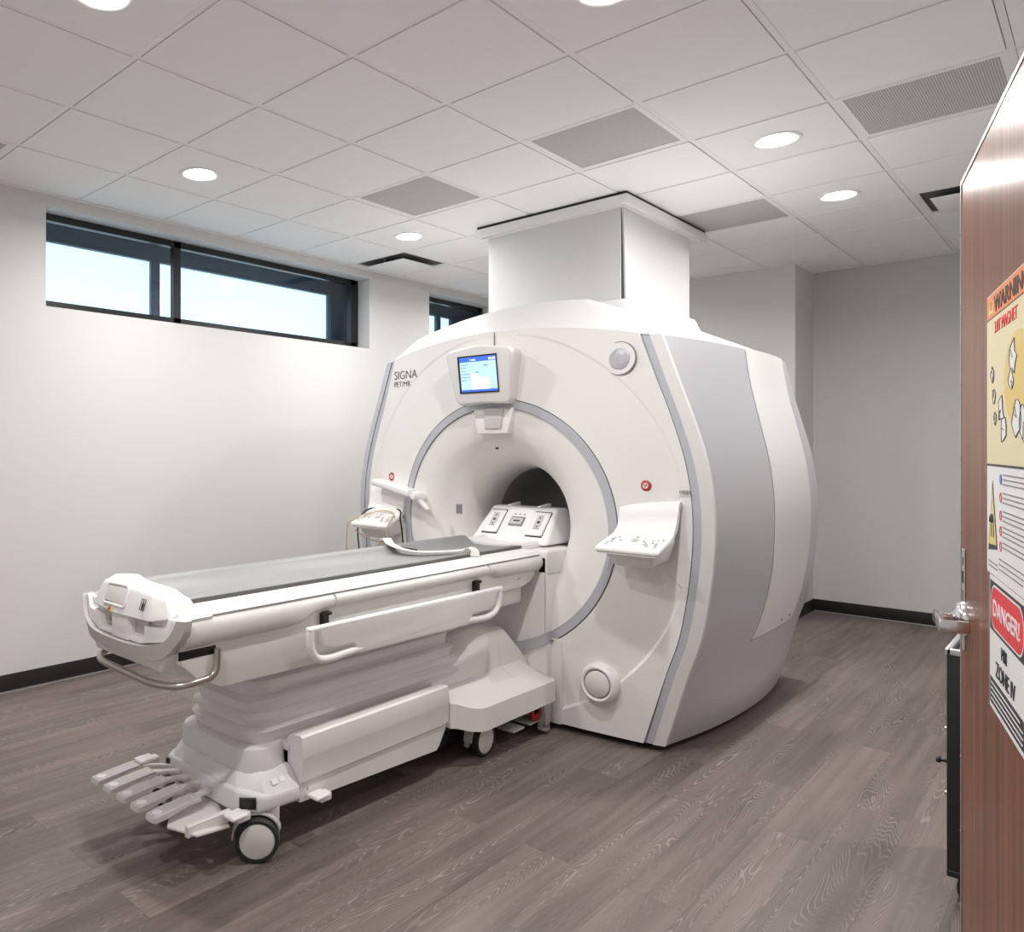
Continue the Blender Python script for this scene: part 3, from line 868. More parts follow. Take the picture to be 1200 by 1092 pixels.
# control consoles both sides
for s in (-1, 1):
    def CP(x, d, z): return (x, YC + s * d, z)
    b = bmesh.new()
    # back plate lofted forward into the shelf
    pr = [(3.600, .70, .985, 1.180), (3.588, .695, .980, 1.168), (3.580, .695, .978, 1.12), (3.566, .69, .975, 1.07), (3.54, .685, .972, 1.045), (3.50, .680, .966, 1.027), (3.42, .675, .955, .995), (3.395, .672, .952, .982)]
    rg = []
    for x, d0, d1, z in pr:
        tz = .035 if z > 1.06 else 0
        rg.append([CP(x, d0, z), CP(x, d1, z + (.030 if z > 1.06 else 0)), CP(x + .02 * (z > 1.06), d1, z - .022 + (.030 if z > 1.06 else 0)), CP(x + .02 * (z > 1.06), d0, z - .022)])
    loft(b, rg)
    cn = obj('control_console', b, white2, g, 45)
    b = bmesh.new()
    hexa(b, [CP(3.385, .665, .990), CP(3.385, .968, .990), CP(3.56, .972, 1.052), CP(3.56, .680, 1.052)], [CP(3.385, .665, .968), CP(3.385, .968, .968), CP(3.56, .972, 1.022), CP(3.56, .680, 1.022)], .009, 3)
    obj('console_top', b, white2, cn, 35)
    b = bmesh.new()
    hexa(b, [CP(3.41, .69, .972), CP(3.41, .945, .972), CP(3.60, .965, 1.03), CP(3.60, .69, 1.03)], [CP(3.46, .73, .898), CP(3.46, .90, .898), CP(3.61, .93, .925), CP(3.61, .71, .925)], .012, 3)
    obj('console_body', b, white, cn, 35)
    # buttons
    sl = (.062 / .175)
    Mb = fmat(CP(3.395, .965, .9945), (0, -s * 1.0, 0), (1, 0, sl)) if s > 0 else fmat(CP(3.395, .675, .9945), (0, 1, 0), (1, 0, sl)) 
    q1 = bmesh.new(); q2 = bmesh.new()
    # local frame: x across the shelf, y up the slope
    Mb = fmat(CP(3.395, .82, .9948), (0, -1, 0), (1, 0, sl))
    for (u, v, r_) in ((-.115, .03, .008), (-.10, .055, .007), (-.105, .085, .009), (-.085, .11, .007), (-.065, .08, .008), (.0, .09, .018), (.0, .125, .01), (.045, .085, .008), (.06, .055, .009), (.075, .035, .008), (.085, .10, .007), (.11, .06, .009), (.115, .035, .009), (.105, .105, .007)):
        cyl(q1, (u, v, -.001), (0, 0, 1), r_, .003, .0008, 16, Mb)
    for (u, v) in ((.125, .11), (.09, .075)): cyl(q2, (u, v, -.001), (0, 0, 1), .005, .003, .0008, 12, Mb)
    pieces('button', q1, lgrey, cn); pieces('green_button', q2, green, cn)
    q3 = bmesh.new()
    for (u, v) in ((-.115, .045), (-.098, .07), (-.1, .1), (.0, .09), (.06, .068), (.075, .048), (.11, .075), (.112, .048), (.04, .11)):
        box(q3, u - .005, u + .005, v - .0018, v + .0018, .0022, .0028, M=Mb)
    obj('button_symbols', q3, inkm, cn, 0)
# padded lever and knob on the left
b = bmesh.new(); hexa(b, [(3.50, 2.99, 1.205), (3.50, 3.30, 1.265), (3.50, 3.30, 1.225), (3.50, 2.99, 1.155)], [(3.61, 3.0, 1.205), (3.61, 3.30, 1.265), (3.61, 3.30, 1.225), (3.61, 3.0, 1.155)], .014, 3)
obj('grab_ledge', b, white2, g, 35)
b = bmesh.new(); lathe(b, [(.0, -.05), (.022, -.048), (.03, -.036), (.03, .03), (.02, .05)], (3.55, 2.95, 1.165), (1, -.2, -.1), 24); hexa(b, [(3.53, 2.93, 1.15), (3.53, 2.97, 1.15), (3.57, 2.97, 1.15), (3.57, 2.93, 1.15)], [(3.53, 2.86, 1.09), (3.53, 2.885, 1.085), (3.56, 2.885, 1.085), (3.56, 2.86, 1.09)], .006)
obj('release_knob', b, white2, g, 45)

# ================================================================== PATIENT TABLE
t = thing('patient_table', 'white wheeled patient table with grey pad docked to the front of the scanner', 'patient table', (2.4, YC, 0))
def TM(s): return Matrix.Translation((0, YC, 0)) @ Matrix.Diagonal((1, -1, 1, 1)) @ Matrix.Translation((0, -YC, 0))
# cradle deck
b = bmesh.new()
sec = [(-.305, .86), (-.305, .902), (-.285, .918), (-.215, .928), (-.205, .915), (.205, .915), (.215, .928), (.285, .918), (.305, .902), (.305, .86)]
loft(b, [[(x, YC + d, z) for d, z in sec] for x in (1.34, 3.495)])
obj('deck', b, white2, t, 25)
b = bmesh.new()
sec = [(-.20, .917), (-.20, .935), (-.19, .945), (0, .932), (.19, .945), (.20, .935), (.20, .917)]
loft(b, [[(x, YC + d, z) for d, z in sec] for x in (3.496, 3.75)]); obj('cradle_head', b, white2, t, 25)
# pad (curled up at both long edges)
b = bmesh.new(); rg = []
for x in (1.40, 1.42, 2.0, 3.0, 3.45, 3.49):
    e = 0 if 1.41 < x < 3.48 else .006
    sec = [(-.198, .916), (-.200, .938 - e), (-.193, .945 - e), (-.17, .943 - e), (-.13, .933 - e), (0, .928 - e), (.10, .931 - e), (.135, .955 - e), (.158, .970 - e), (.185, .962 - e), (.198, .94 - e), (.195, .916)]
    rg.append([(x, YC + d, z) for d, z in sec])
loft(b, rg); pd = obj('pad', b, padm, t, 50)
b = bmesh.new(); box(b, 1.40, 3.494, YC - .2025, YC - .198, .917, .941, .001, 1); obj('pad_edge', b, padside, pd, 30)
# side bumpers, slotted
for s in (-1, 1):
    M = None if s < 0 else TM(-1)
    def Y2(d): return YC - d
    b = bmesh.new()
    def bump(x0, x1, zl, zh=.900):
        zc = (zl + zh) / 2; h = (zh - zl) / 2
        sec = [(.285, zl + .004), (.300, zl)] + [(.300 + .028 * math.cos(a), zc + h * math.sin(a)) for a in [math.radians(v) for v in (-80, -55, -30, 0, 25, 50, 75)]] + [(.300, zh + .004), (.285, zh + .004)]
        return [[(x, Y2(d), z) for d, z in sec] for x in (x0, x1)]
    def bloft(keys):
        rg = []
        for x, zl in keys: rg += [bump(x, x, zl)[0]]
        loft(b, rg, M=M)
    bloft([(1.345, .805), (1.80, .808), (1.86, .815), (1.90, .835), (1.95, .846), (2.005, .848)])
    bloft([(2.015, .848), (3.02, .850)])
    bloft([(3.03, .850), (3.07, .850), (3.09, .834), (3.12, .828), (3.48, .822), (3.495, .83)])
    obj('side_bumper', b, cream if s < 0 else cream, t, 40)
    b = bmesh.new(); box(b, 1.42, 3.49, Y2(.312), Y2(.306), .9015, .9045, M=M); obj('bumper_groove', b, greyink, t, 0)
    # inner frame panel
    b = bmesh.new()
    prism(b, [(1.34, .755), (1.40, .70), (1.50, .652), (2.80, .632), (2.86, .66), (2.95, .75), (3.35, .755), (3.42, .775), (3.49, .82), (3.49, .88), (1.34, .88)], 'y', Y2(.300), Y2(.27), .004, 2, M)
    obj('frame_panel', b, white, t, 30)
    b = bmesh.new(); box(b, 1.33, 1.475, Y2(.3015), Y2(.295), .770, .800, .006, 2, M); obj('hand_slot', b, blackm, t, 30)
    b = bmesh.new(); box(b, 3.30, 3.33, Y2(.302), Y2(.298), .795, .805, .003, 2, M); cyl(b, (3.47, Y2(.30), .825), (0, -1, 0), .012, .012, M=M); obj('pivot_bolt', b, lgrey, t)
    for x in (1.96, 2.93):
        b = bmesh.new(); box(b, x - .014, x + .014, Y2(.325), Y2(.295), .78, .835, .002, 1, M); box(b, x - .002, x + .03, Y2(.325), Y2(.295), .825, .838, .002, 1, M); obj('guard_bracket', b, blackm, t, 30)
    # fold-down side guard
    b = bmesh.new()
    prism(b, [(1.832, .806), (3.066, .802), (3.066, .785), (3.022, .778), (3.012, .742), (2.99, .718), (2.95, .706), (2.83, .706), (2.81, .69), (2.80, .662), (2.09, .666), (2.08, .692), (2.06, .710), (1.955, .712), (1.915, .725), (1.893, .752), (1.887, .780), (1.832, .79)], 'y', Y2(.372), Y2(.345), .008, 3, M)
    for path in ([(1.848, Y2(.358), .798), (1.846, Y2(.358), .765), (1.852, Y2(.358), .722), (1.878, Y2(.358), .688), (1.93, Y2(.358), .675), (2.02, Y2(.358), .679), (2.11, Y2(.358), .684)],
                 [(3.05, Y2(.358), .792), (3.05, Y2(.358), .765), (3.044, Y2(.358), .725), (3.015, Y2(.358), .690), (2.96, Y2(.358), .674), (2.88, Y2(.358), .674), (2.79, Y2(.358), .680)]):
        tube(b, catmull(path, 6), .0155, 12, M=M)
    gd = obj('side_guard', b, white2, t, 40)
    b = bmesh.new()
# foot end cap with pockets
b = bmesh.new()
capo = [(-.345, .905), (-.335, .86), (-.30, .815), (-.25, .775), (-.15, .760), (.15, .760), (.25, .775), (.30, .815), (.335, .86), (.345, .905)]
capi = [(.325, .905), (.30, .868), (.26, .838), (.14, .826), (-.14, .826), (-.26, .838), (-.30, .868), (-.325, .905)]
n = 10
capi2 = [(-.325, .908), (-.308, .872), (-.285, .845), (-.25, .826), (-.14, .806), (.14, .806), (.25, .826), (.285, .845), (.308, .872), (.325, .908)]
def capx(d): return 1.27 + .055 * (abs(d) / .345) ** 2.5
capo = [(-p.x, p.y) for p in catmull([Vector((-a_, b_, 0)) for a_, b_ in capo], 5)]
capi2 = [(-p.x, p.y) for p in catmull([Vector((-a_, b_, 0)) for a_, b_ in capi2], 5)]
rg = []
for (d0, z0), (d1, z1) in zip(capo, capi2):
    rg.append([(capx(d0) + .0, YC + d0, z0), (capx(d1) - .012, YC + d1, z1), (1.352, YC + d1, z1), (1.352, YC + d0, z0)])
loft(b, rg)
ec = obj('end_bumper', b, lgrey, t, 40)
b = bmesh.new()
hexa(b, [(capx(.25) + .012, YC - .30, .83), (capx(.25) + .012, YC + .30, .83), (capx(.15) + .03, YC + .22, .722), (capx(.15) + .03, YC - .22, .722)],
     [(1.46, YC - .30, .83), (1.46, YC + .30, .83), (1.47, YC + .29, .68), (1.47, YC - .29, .68)], .012, 3)
obj('end_lower_panel', b, white, t, 35)
# inner cap: block with pockets
b = bmesh.new()
outl = [(-.322, .904), (-.306, .872), (-.283, .845), (-.25, .827), (-.14, .807), (.14, .807), (.25, .827), (.283, .845), (.306, .872), (.322, .904), (.20, .904), (-.20, .904)]
hexa(b, [(1.308 + .03 * abs(d), YC + d, z) for d, z in outl], [(1.45, YC + d, z) for d, z in outl], .003, 2)
for pl_ in ([(-.322, .906), (-.306, .872), (-.283, .845), (-.25, .827), (-.165, .812), (-.165, .872), (-.265, .872), (-.275, .906)],
            [(-.075, .806), (.04, .806), (.04, .892), (-.075, .892)],
            [(.322, .906), (.306, .872), (.283, .845), (.25, .827), (.135, .808), (.135, .868), (.255, .868), (.275, .906)],
            [(-.165, .812), (-.14, .807), (.135, .808), (.135, .826), (-.165, .832)]):
    hexa(b, [(capx(d) + .004, YC + d, z) for d, z in pl_], [(1.34, YC + d, z) for d, z in pl_], .004, 2)
obj('end_tray', b, white2, ec, 30)
b = bmesh.new()
for d0, d1 in ((-.162, -.078), (.043, .132)): box(b, 1.304, 1.309, YC + d0, YC + d1, .832, .893)
pieces('pocket', b, lgrey, ec, 0)
b = bmesh.new(); box(b, 1.290, 1.304, YC + .065, YC + .10, .845, .885, .003); obj('latch', b, steel, ec, 30)
# end cover with grip
b = bmesh.new()
lo = [(1.272, YC - .215, .890), (1.262, YC, .886), (1.278, YC + .175, .893), (1.30, YC + .215, .902), (1.42, YC + .235, .915), (1.42, YC - .275, .915), (1.31, YC - .275, .900)]
hi = [(1.298, YC - .19, .978), (1.29, YC, .990), (1.302, YC + .15, .984), (1.325, YC + .185, .982), (1.41, YC + .205, .976), (1.405, YC - .255, .962), (1.325, YC - .245, .968)]
rgs = []
for u, ins, dz in ((0, 0, 0), (.6, 0, 0), (.9, .004, 0), (1.0, .022, .0), (1.02, .06, .006)):
    r_ = []
    for p, q in zip(lo, hi):
        v = Vector(p).lerp(Vector(q), u); c = Vector((1.345, YC, v.z)); dd = (c - v); dd.z = 0
        r_.append(v + dd.normalized() * ins + Vector((0, 0, dz + (.012 if u > 1.0 else 0))))
    rgs.append(r_)
loft(b, rgs); 
cv = obj('end_cover', b, white2, t, 32)
m_ = cv.modifiers.new('round', 'BEVEL'); m_.width = .010; m_.segments = 3; m_.limit_method = 'ANGLE'; m_.angle_limit = math.radians(25)
b = bmesh.new(); hexa(b, [(1.2705, YC - .055, .925), (1.2705, YC + .09, .925), (1.287, YC + .085, .975), (1.287, YC - .05, .975)], [(1.28, YC - .055, .925), (1.28, YC + .09, .925), (1.29, YC + .085, .975), (1.29, YC - .05, .975)], .006, 3)
obj('grip_recess', b, cream, cv, 30)
b = bmesh.new(); tube(b, roundpath([(1.275, YC + .092, .925), (1.292, YC + .088, .980), (1.294, YC - .05, .984), (1.276, YC - .058, .925), (1.271, YC - .05, .915), (1.272, YC + .085, .915), (1.275, YC + .092, .925)], .015), .006, 8); obj('grip_bar', b, white2, cv, 50)
Mc = fmat((1.274, YC - .150, .922), (0, -1, 0), (.33, 0, 1))
q = bmesh.new(); 
for a in ((0, .028, 0, .002), (0, .028, .036, .038), (0, .002, 0, .038), (.026, .028, 0, .038)): box(q, *a, .0, .0012, M=Mc)
cyl(q, (.014, .030, 0), (0, 0, 1), .0035, .0012, 0.0002, 12, Mc); box(q, .009, .019, .012, .025, 0, .0012, M=Mc); box(q, .0095, .0135, .003, .013, 0, .0012, M=Mc); box(q, .0145, .0185, .003, .013, 0, .0012, M=Mc)
obj('type_symbol', q, inkm, cv, 0)
Mc = fmat((1.2625, YC + .03, .893), (0, -1, 0), (.33, 0, 1))
q = bmesh.new(); prism(q, [(0, 0), (.018, 0), (.009, .016)], 'z', 0, .0012, M=Mc); obj('warning_mark', q, yellow, cv, 0)
q = bmesh.new(); box(q, -.014, -.004, 0, .014, 0, .0012, M=Mc); obj('red_mark', q, redp, cv, 0)
# steel push handle
b = bmesh.new()
tube(b, roundpath([(1.47, 2.085, .79), (1.468, 2.085, .70), (1.335, 2.095, .688), (1.295, 2.20, .684), (1.305, 2.58, .684), (1.345, 2.665, .686), (1.468, 2.700, .70), (1.47, 2.70, .79)], .05, 8), .0125, 14)
obj('push_handle', b, steel, t, 60)
# bellows
b = bmesh.new()
def bel(z, w0, x0, x1, r=.09): return [(x, y, z) for x, y in rrect((x0 + x1) / 2, YC, x1 - x0, w0, r, 6)]
rg = []; z = .40
folds = [(.355, -.012), (.362, 0), (.385, .006), (.405, .012), (.413, .016), (.419, .006), (.424, -.006), (.45, .004), (.460, .012), (.467, .004), (.473, -.010), (.51, .0), (.522, .010), (.53, .0), (.537, -.014), (.585, -.006), (.597, .004), (.606, -.006), (.613, -.02), (.67, -.015), (.70, -.015)]
for z, d in folds: rg.append(bel(z, .42 + 2 * d, 1.70 - d, 2.99 + d - (z - .36) * .35))
loft(b, rg); obj('bellows', b, bellm, t, 50)
b = bmesh.new(); box(b, 1.45, 3.40, YC - .265, YC + .265, .66, .86, .02, 3); obj('under_frame', b, white, t, 35)
# base: foot hood
b = bmesh.new()
hexa(b, [(x, y, .165) for x, y in ((1.665, 2.10), (1.60, 2.17), (1.60, 2.63), (1.665, 2.70), (1.845, 2.72), (1.845, 2.08))],
     [(x, y, z) for x, y, z in ((1.675, 2.10, .225), (1.61, 2.18, .25), (1.61, 2.62, .25), (1.675, 2.70, .225), (1.838, 2.72, .225), (1.838, 2.08, .225))], .018, 4)
hexa(b, [(x, y, .215) for x, y in ((1.685, 2.10), (1.61, 2.18), (1.61, 2.62), (1.685, 2.70), (1.835, 2.72), (1.835, 2.08))],
     [(x, y, .288) for x, y in ((1.70, 2.155), (1.65, 2.225), (1.65, 2.575), (1.70, 2.645), (1.835, 2.655), (1.835, 2.145))], .006, 3)
hd = obj('foot_hood', b, hoodm, t, 35)
b = bmesh.new()
up = lambda z, d: [(x, y, z) for x, y in rrect(1.76, YC, .20 + 2 * d, .49 + 2 * d, .09, 6)]
loft(b, [up(.27, .006), up(.31, .004), up(.355, .0), up(.362, -.002), up(.366, -.010)]); 
obj('bellows_seat', b, hoodm, hd, 40)
b = bmesh.new(); hexa(b, [(1.612, 2.155, .185), (1.652, 2.110, .185), (1.66, 2.12, .185), (1.62, 2.165, .185)], [(1.612, 2.155, .222), (1.652, 2.110, .222), (1.66, 2.12, .222), (1.62, 2.165, .222)]); box(b, 1.60, 1.615, 2.60, 2.62, .20, .235, .002, 1); pieces('port', b, blackm, hd, 30)
q = bmesh.new(); Mh = fmat((1.715, 2.105, .236), (1, 0, 0), (0, .75, .85))
for k in range(3): box(q, .015 + k * .035, .04 + k * .035, .012, .032, .0, .003, .001, 1, Mh)
obj('embossed_mark', q, white2, hd, 30)
# long side skirts
for s in (-1, 1):
    M = None if s < 0 else TM(-1)
    b = bmesh.new()
    def sec(x, zb): return [(x, 2.145, .392), (x, 2.088, .400), (x, 2.080, .393), (x, 2.072, .325), (x, 2.075, .315), (x, 2.080, .232), (x, 2.088, .222), (x, 2.092, zb), (x, 2.16, zb), (x, 2.16, .38)]
    def seca(x, zb, dz=0): return [(px, y, max(z, zb) + (dz if z > .35 else 0)) for px, y, z in sec(x, zb)]
    loft(b, [sec(1.84, .155), sec(2.64, .125), seca(2.66, .14), seca(2.71, .215)], M=M)
    sk = obj('side_skirt', b, white, t, 28)
    b = bmesh.new(); cyl(b, (2.695, 2.077, .235), (0, -1, 0), .005, .003, M=M); cyl(b, (1.87, 2.083, .20), (0, -1, 0), .005, .003, M=M); pieces('screw', b, steel, sk)
b = bmesh.new(); box(b, 1.88, 3.0, 2.165, 2.635, .14, .33, .01, 2); obj('chassis', b, blackm, t, 30)
b = bmesh.new(); box(b, 1.83, 3.0, 2.145, 2.655, .33, .358, .004, 2); obj('bellows_tray', b, cream, t, 30)
# head end shroud
b = bmesh.new()
sh1 = lambda x, zt_, zl, ys, yt: [(x, ys, zl), (x, ys, zl + .085), (x, 2.155, .345), (x, yt, zt_), (x, YC, zt_ + .01), (x, 4.8 - yt, zt_), (x, 4.8 - 2.155, .345), (x, 4.8 - ys, zl + .085), (x, 4.8 - ys, zl)]
keys = [(2.72, .40, .205, 2.075, 2.20), (2.76, .40, .195, 2.07, 2.20), (2.81, .405, .180, 2.03, 2.20), (2.86, .41, .172, 2.005, 2.2), (2.90, .43, .170, 2.0, 2.2), (2.98, .47, .170, 2.0, 2.2), (3.02, .50, .170, 2.0, 2.2), (3.10, .53, .170, 2.0, 2.195), (3.25, .535, .168, 2.0, 2.19)]
rg = []
for x, a, zl, ys, yt in keys:
    zs = zl + .115 if x > 2.8 else zl + .12
    rg.append([(x, ys, zl), (x, ys, zs - .01), (x, ys + .008, zs), (x, 2.15, .345), (x, 2.165, .36), (x, yt, a), (x, yt + .02, a + .01), (x, YC, a + .015), (x, 4.78 - yt, a + .01), (x, 4.8 - yt, a), (x, 4.8 - 2.165, .36), (x, 4.8 - 2.15, .345), (x, 4.792 - ys, zs), (x, 4.8 - ys, zs - .01), (x, 4.8 - ys, zl)])
loft(b, rg); obj('head_shroud', b, white, t, 30)
b = bmesh.new(); rg = []
for x, a, zl, ys, yt in ((3.252, .535, .168, 2.0, 2.19), (3.31, .53, .168, 2.0, 2.19), (3.44, .40, .168, 2.0, 2.17), (3.49, .33, .17, 2.0, 2.16)):
    zs = .282
    m5 = min(.345, a - .03)
    rg.append([(x, ys, zl), (x, ys, zs - .01), (x, ys + .008, zs), (x, 2.15, m5), (x, 2.165, m5 + .012), (x, yt, a), (x, yt + .02, a + .01), (x, YC, a + .015), (x, 4.78 - yt, a + .01), (x, 4.8 - yt, a), (x, 4.8 - 2.165, m5 + .012), (x, 4.8 - 2.15, m5), (x, 4.792 - ys, zs), (x, 4.8 - ys, zs - .01), (x, 4.8 - ys, zl)])
loft(b, rg); obj('dock_shroud', b, white, t, 30)
# dock foot, red lever and small pedals underneath
b = bmesh.new(); prism(b, [(3.43, .02), (3.46, .01), (3.492, .01), (3.492, .21), (3.45, .21), (3.43, .15), (3.45, .09)], 'y', 2.03, 2.07, .005, 2); obj('dock_foot', b, lgrey, t, 30)
b = bmesh.new(); cyl(b, (3.40, 2.05, .12), (0, 1, 0), .045, .02); box(b, 3.37, 3.42, 2.05, 2.07, .11, .2, .004); obj('red_lever', b, red, t, 40)
b = bmesh.new(); cyl(b, (3.435, 2.03, .055), (0, -1, 0), .014, .02); obj('latch_bolt', b, steel, t)
b = bmesh.new()
for x in (3.20, 3.35): box(b, x, x + .10, 2.06, 2.16, .06, .072, .004, 2)
pieces('dock_pedal', b, lgrey, t, 30)
b = bmesh.new(); box(b, 2.80, 3.45, 2.2, 2.62, .05, .17, .01); obj('dock_mechanism', b, blackm, t, 30)

# casters
def caster(x, y, n, r=.078, back_=1):
    n = Vector((n[0], n[1], 0)).normalized(); side = Vector((-n.y, n.x, 0))
    b = bmesh.new(); o = Vector((x, y, r))
    lathe(b, [(r * .80, -.022), (r * .93, -.022), (r, -.014), (r, .014), (r * .93, .022), (r * .80, .022)], o, n, 48)
    w = obj('wheel', b, rubber, t, 40)
    b = bmesh.new(); lathe(b, [(0, .020), (r * .74, .022), (r * .82, .018), (r * .82, -.018), (r * .74, -.022), (0, -.020)], o, n, 40)
    obj('wheel_disc', b, cream, w, 40)
    b = bmesh.new(); M = fmat(o, side, (0, 0, 1))
    # fork shell behind and above the wheel
    pts = [(r * 1.09 * math.cos(a), r * 1.09 * math.sin(a)) for a in [math.radians(v) for v in range(20, 181, 16)]]
    rg = []
    for k, (u, v) in enumerate(pts):
        rg.append([(u, v, -.045), (u, v, -.0), (u * 1.06, v * 1.06, 0), (u * 1.06, v * 1.06, -.045)])
    loft(b, rg, M=M)
    box(b, .05 * back_ - .03, .05 * back_ + .03, -.03, .10, -.05, -.03, .004, 2, M)
    obj('wheel_fork', b, lgrey, t, 40)
    b = bmesh.new(); box(b, -.022, .022, r, .088, -.05, -.01, .004, 2, M); obj('wheel_stem', b, lgrey, t, 30)
caster(1.66, 2.115, (-.62, -.78))
caster(3.00, 2.10, (0, -1), back_=-1)
caster(1.66, 2.69, (-.3, 1)); caster(3.00, 2.70, (0, 1))

# foot pedals
for k, y in enumerate((2.685, 2.59, 2.49, 2.39, 2.285)):
    b = bmesh.new()
    zz = .205
    loft(b, [[(1.33 + .004 * 0, y - .022, zz - .012), (1.33, y + .022, zz - .012), (1.332, y + .024, zz - .003), (1.332, y - .024, zz - .003)],
             [(1.338, y - .030, zz - .014), (1.338, y + .030, zz - .014), (1.338, y + .030, zz + .004), (1.338, y - .030, zz + .004)],
             [(1.38, y - .031, zz - .012), (1.38, y + .031, zz - .012), (1.38, y + .031, zz + .008), (1.38, y - .031, zz + .008)],
             [(1.47, y - .030, zz + .004), (1.47, y + .030, zz + .004), (1.47, y + .030, zz + .014), (1.47, y - .030, zz + .014)],
             [(1.52, y - .030, zz + .006), (1.52, y + .030, zz + .006), (1.52, y + .030, zz + .016), (1.52, y - .030, zz + .016)]])
    pdl = obj('pedal', b, lgrey, t, 35)
    b = bmesh.new(); lathe(b, [(.018, -.002), (.018, .0035), (.012, .006), (0, .007)], (1.362, y, zz + .005), (.0, 0, 1), 24); obj('pedal_mark', b, white2, pdl, 40)
    b = bmesh.new(); yy = YC + (y - YC) * .60
    hexa(b, [(1.50, y - .014, zz + .002), (1.50, y + .014, zz + .002), (1.50, y + .014, zz + .016), (1.50, y - .014, zz + .016)], [(1.63, yy - .014, .20), (1.63, yy + .014, .20), (1.63, yy + .014, .214), (1.63, yy - .014, .214)], .002, 1)
    obj('pedal_arm', b, cream, pdl, 30)
b = bmesh.new()
hexa(b, [(1.38, 2.25, .170), (1.42, 2.13, .170), (1.56, 2.14, .150), (1.62, 2.30, .16), (1.60, 2.55, .165)], [(1.38, 2.25, .164), (1.42, 2.13, .164), (1.56, 2.14, .144), (1.62, 2.30, .154), (1.60, 2.55, .158)])
box(b, 1.40, 1.58, 2.155, 2.175, .155, .195, .003, 1, None)
obj('pedal_guard', b, cream, t, 30)
for x, y, z, sx_ in ((1.545, 2.68, .225, 1), (1.575, 2.125, .185, 1), (1.90, 2.055, .175, 1)):
    b = bmesh.new(); box(b, x - .035, x + .035, y - .03, y + .03, z - .006, z + .010, .010, 4); box(b, x + .005, x + .06, y - .01, y + .03, z - .03, z, .006, 2)
    obj('brake_tab', b, white2, t, 40)

# connector unit on the cradle head
b = bmesh.new()
lo = [(3.66, YC - .25), (3.66, YC + .25), (3.98, YC + .26), (3.98, YC - .26)]
hi = [(3.84, YC - .215), (3.84, YC + .215), (3.96, YC + .215), (3.96, YC - .215)]
hexa(b, [(x, y, .925) for x, y in lo], [(x, y, 1.115) for x, y in hi], .018, 4)
cu = obj('connector_unit', b, white2, t, 35)
slope = Vector((.18, 0, .19)).normalized()
Mu = fmat((3.66, YC, .925), (0, -1, 0), slope)
for s in (-1, 1):
    q = bmesh.new(); box(q, s * .145 - .05, s * .145 + .05, .06, .225, -.002, .010, .008, 3, Mu); pl = obj('connector_door', q, white2, cu, 35)
    q = bmesh.new(); box(q, s * .145 - .05, s * .145 + .05, .226, .230, -.002, .006, M=Mu); box(q, s * .145 - .05, s * .145 + .05, .054, .058, -.002, .006, M=Mu); box(q, s * .145 + .0505, s * .145 + .0525, .056, .228, -.001, .003, M=Mu); obj('door_gap', q, inkm, pl, 0)
    q = bmesh.new(); prism(q, rrect(s * .145, .15, .042, .095, .02), 'z', .009, .0115, M=Mu); obj('socket_print', q, lgrey, pl, 0)
    q = bmesh.new(); cyl(q, (s * .145, .15, .011), (0, 0, 1), .009, .002, .0005, 16, Mu)
    for v in (.12, .18): cyl(q, (s * .145, v, .011), (0, 0, 1), .005, .002, .0005, 12, Mu)
    for a in ((-.021, .021, .195, .1965), (-.021, .021, .1035, .105)): box(q, s * .145 + a[0], s * .145 + a[1], a[2], a[3], .011, .0125, M=Mu)
    obj('socket_symbol', q, inkm, pl, 0)
q = bmesh.new(); box(q, -.045, .045, .12, .185, .0, .006, .004, 2, Mu); ss = obj('center_socket', q, greyink, cu, 35)
q = bmesh.new(); box(q, -.038, .038, .13, .175, .006, .0075, .001, 1, Mu); obj('socket_face', q, lgrey, ss, 0)
q = bmesh.new()
for u in (-.03, 0, .03): cyl(q, (u, .205, .0), (0, 0, 1), .004, .003, .0005, 12, Mu)
box(q, -.02, .02, .148, .158, .0075, .0085, M=Mu); obj('socket_symbol', q, inkm, ss, 0)
b = bmesh.new()
for s in (-1, 1): hexa(b, [(3.835, YC + s * .10 - .01, 1.114), (3.835, YC + s * .10 + .01, 1.114), (3.95, YC + s * .10 + .01, 1.114), (3.95, YC + s * .10 - .01, 1.114)], [(3.835, YC + s * .10 - .01, 1.124), (3.835, YC + s * .10 + .01, 1.124), (3.95, YC + s * .10 + .01, 1.136), (3.95, YC + s * .10 - .01, 1.136)], .003, 2)
pieces('guide_rib', b, white2, cu, 30)

# ------------------------------------------------------------------ strap and cables
b = bmesh.new()
path = catmull([(2.88, 2.625, .985), (2.86, 2.585, .995), (2.83, 2.53, .975), (2.83, 2.45, .958), (2.87, 2.38, .948), (2.97, 2.31, .946), (3.04, 2.25, .952), (3.055, 2.215, .966), (3.055, 2.187, .955), (3.05, 2.180, .930)], 8)
rg = []
for i, p in enumerate(path):
    d = (path[min(i + 1, len(path) - 1)] - path[max(i - 1, 0)]); d.normalize()
    wv = Vector((0, 0, 1)).cross(d)
    if wv.length < .2: wv = Vector((1, 0, 0))
    wv.normalize(); w = .022; nrm = d.cross(wv)
    rg.append([p + wv * w, p + wv * w + nrm * .004, p - wv * w + nrm * .004, p - wv * w])
loft(b, rg); tag(obj('body_strap', b, strapm, None, 60, loc=(2.9, 2.45, .95)), 'white webbing strap lying crumpled across the grey table pad', 'strap')
b = bmesh.new(); tube(b, catmull([(2.86, 2.55, .965), (2.85, 2.46, .958), (2.88, 2.40, .95)], 6), .009, 8)
tag(obj('strap_buckle', b, blackm, None, 60, loc=(2.86, 2.47, .957)), 'small black fastener lying under the white strap on the pad', 'buckle')
def wire(name, pts, r, m, label):
    b = bmesh.new(); P = catmull(pts, 8); tube(b, P, r, 8)
    return tag(obj(name, b, m, None, 60, loc=tuple(P[0])), label, 'cable')
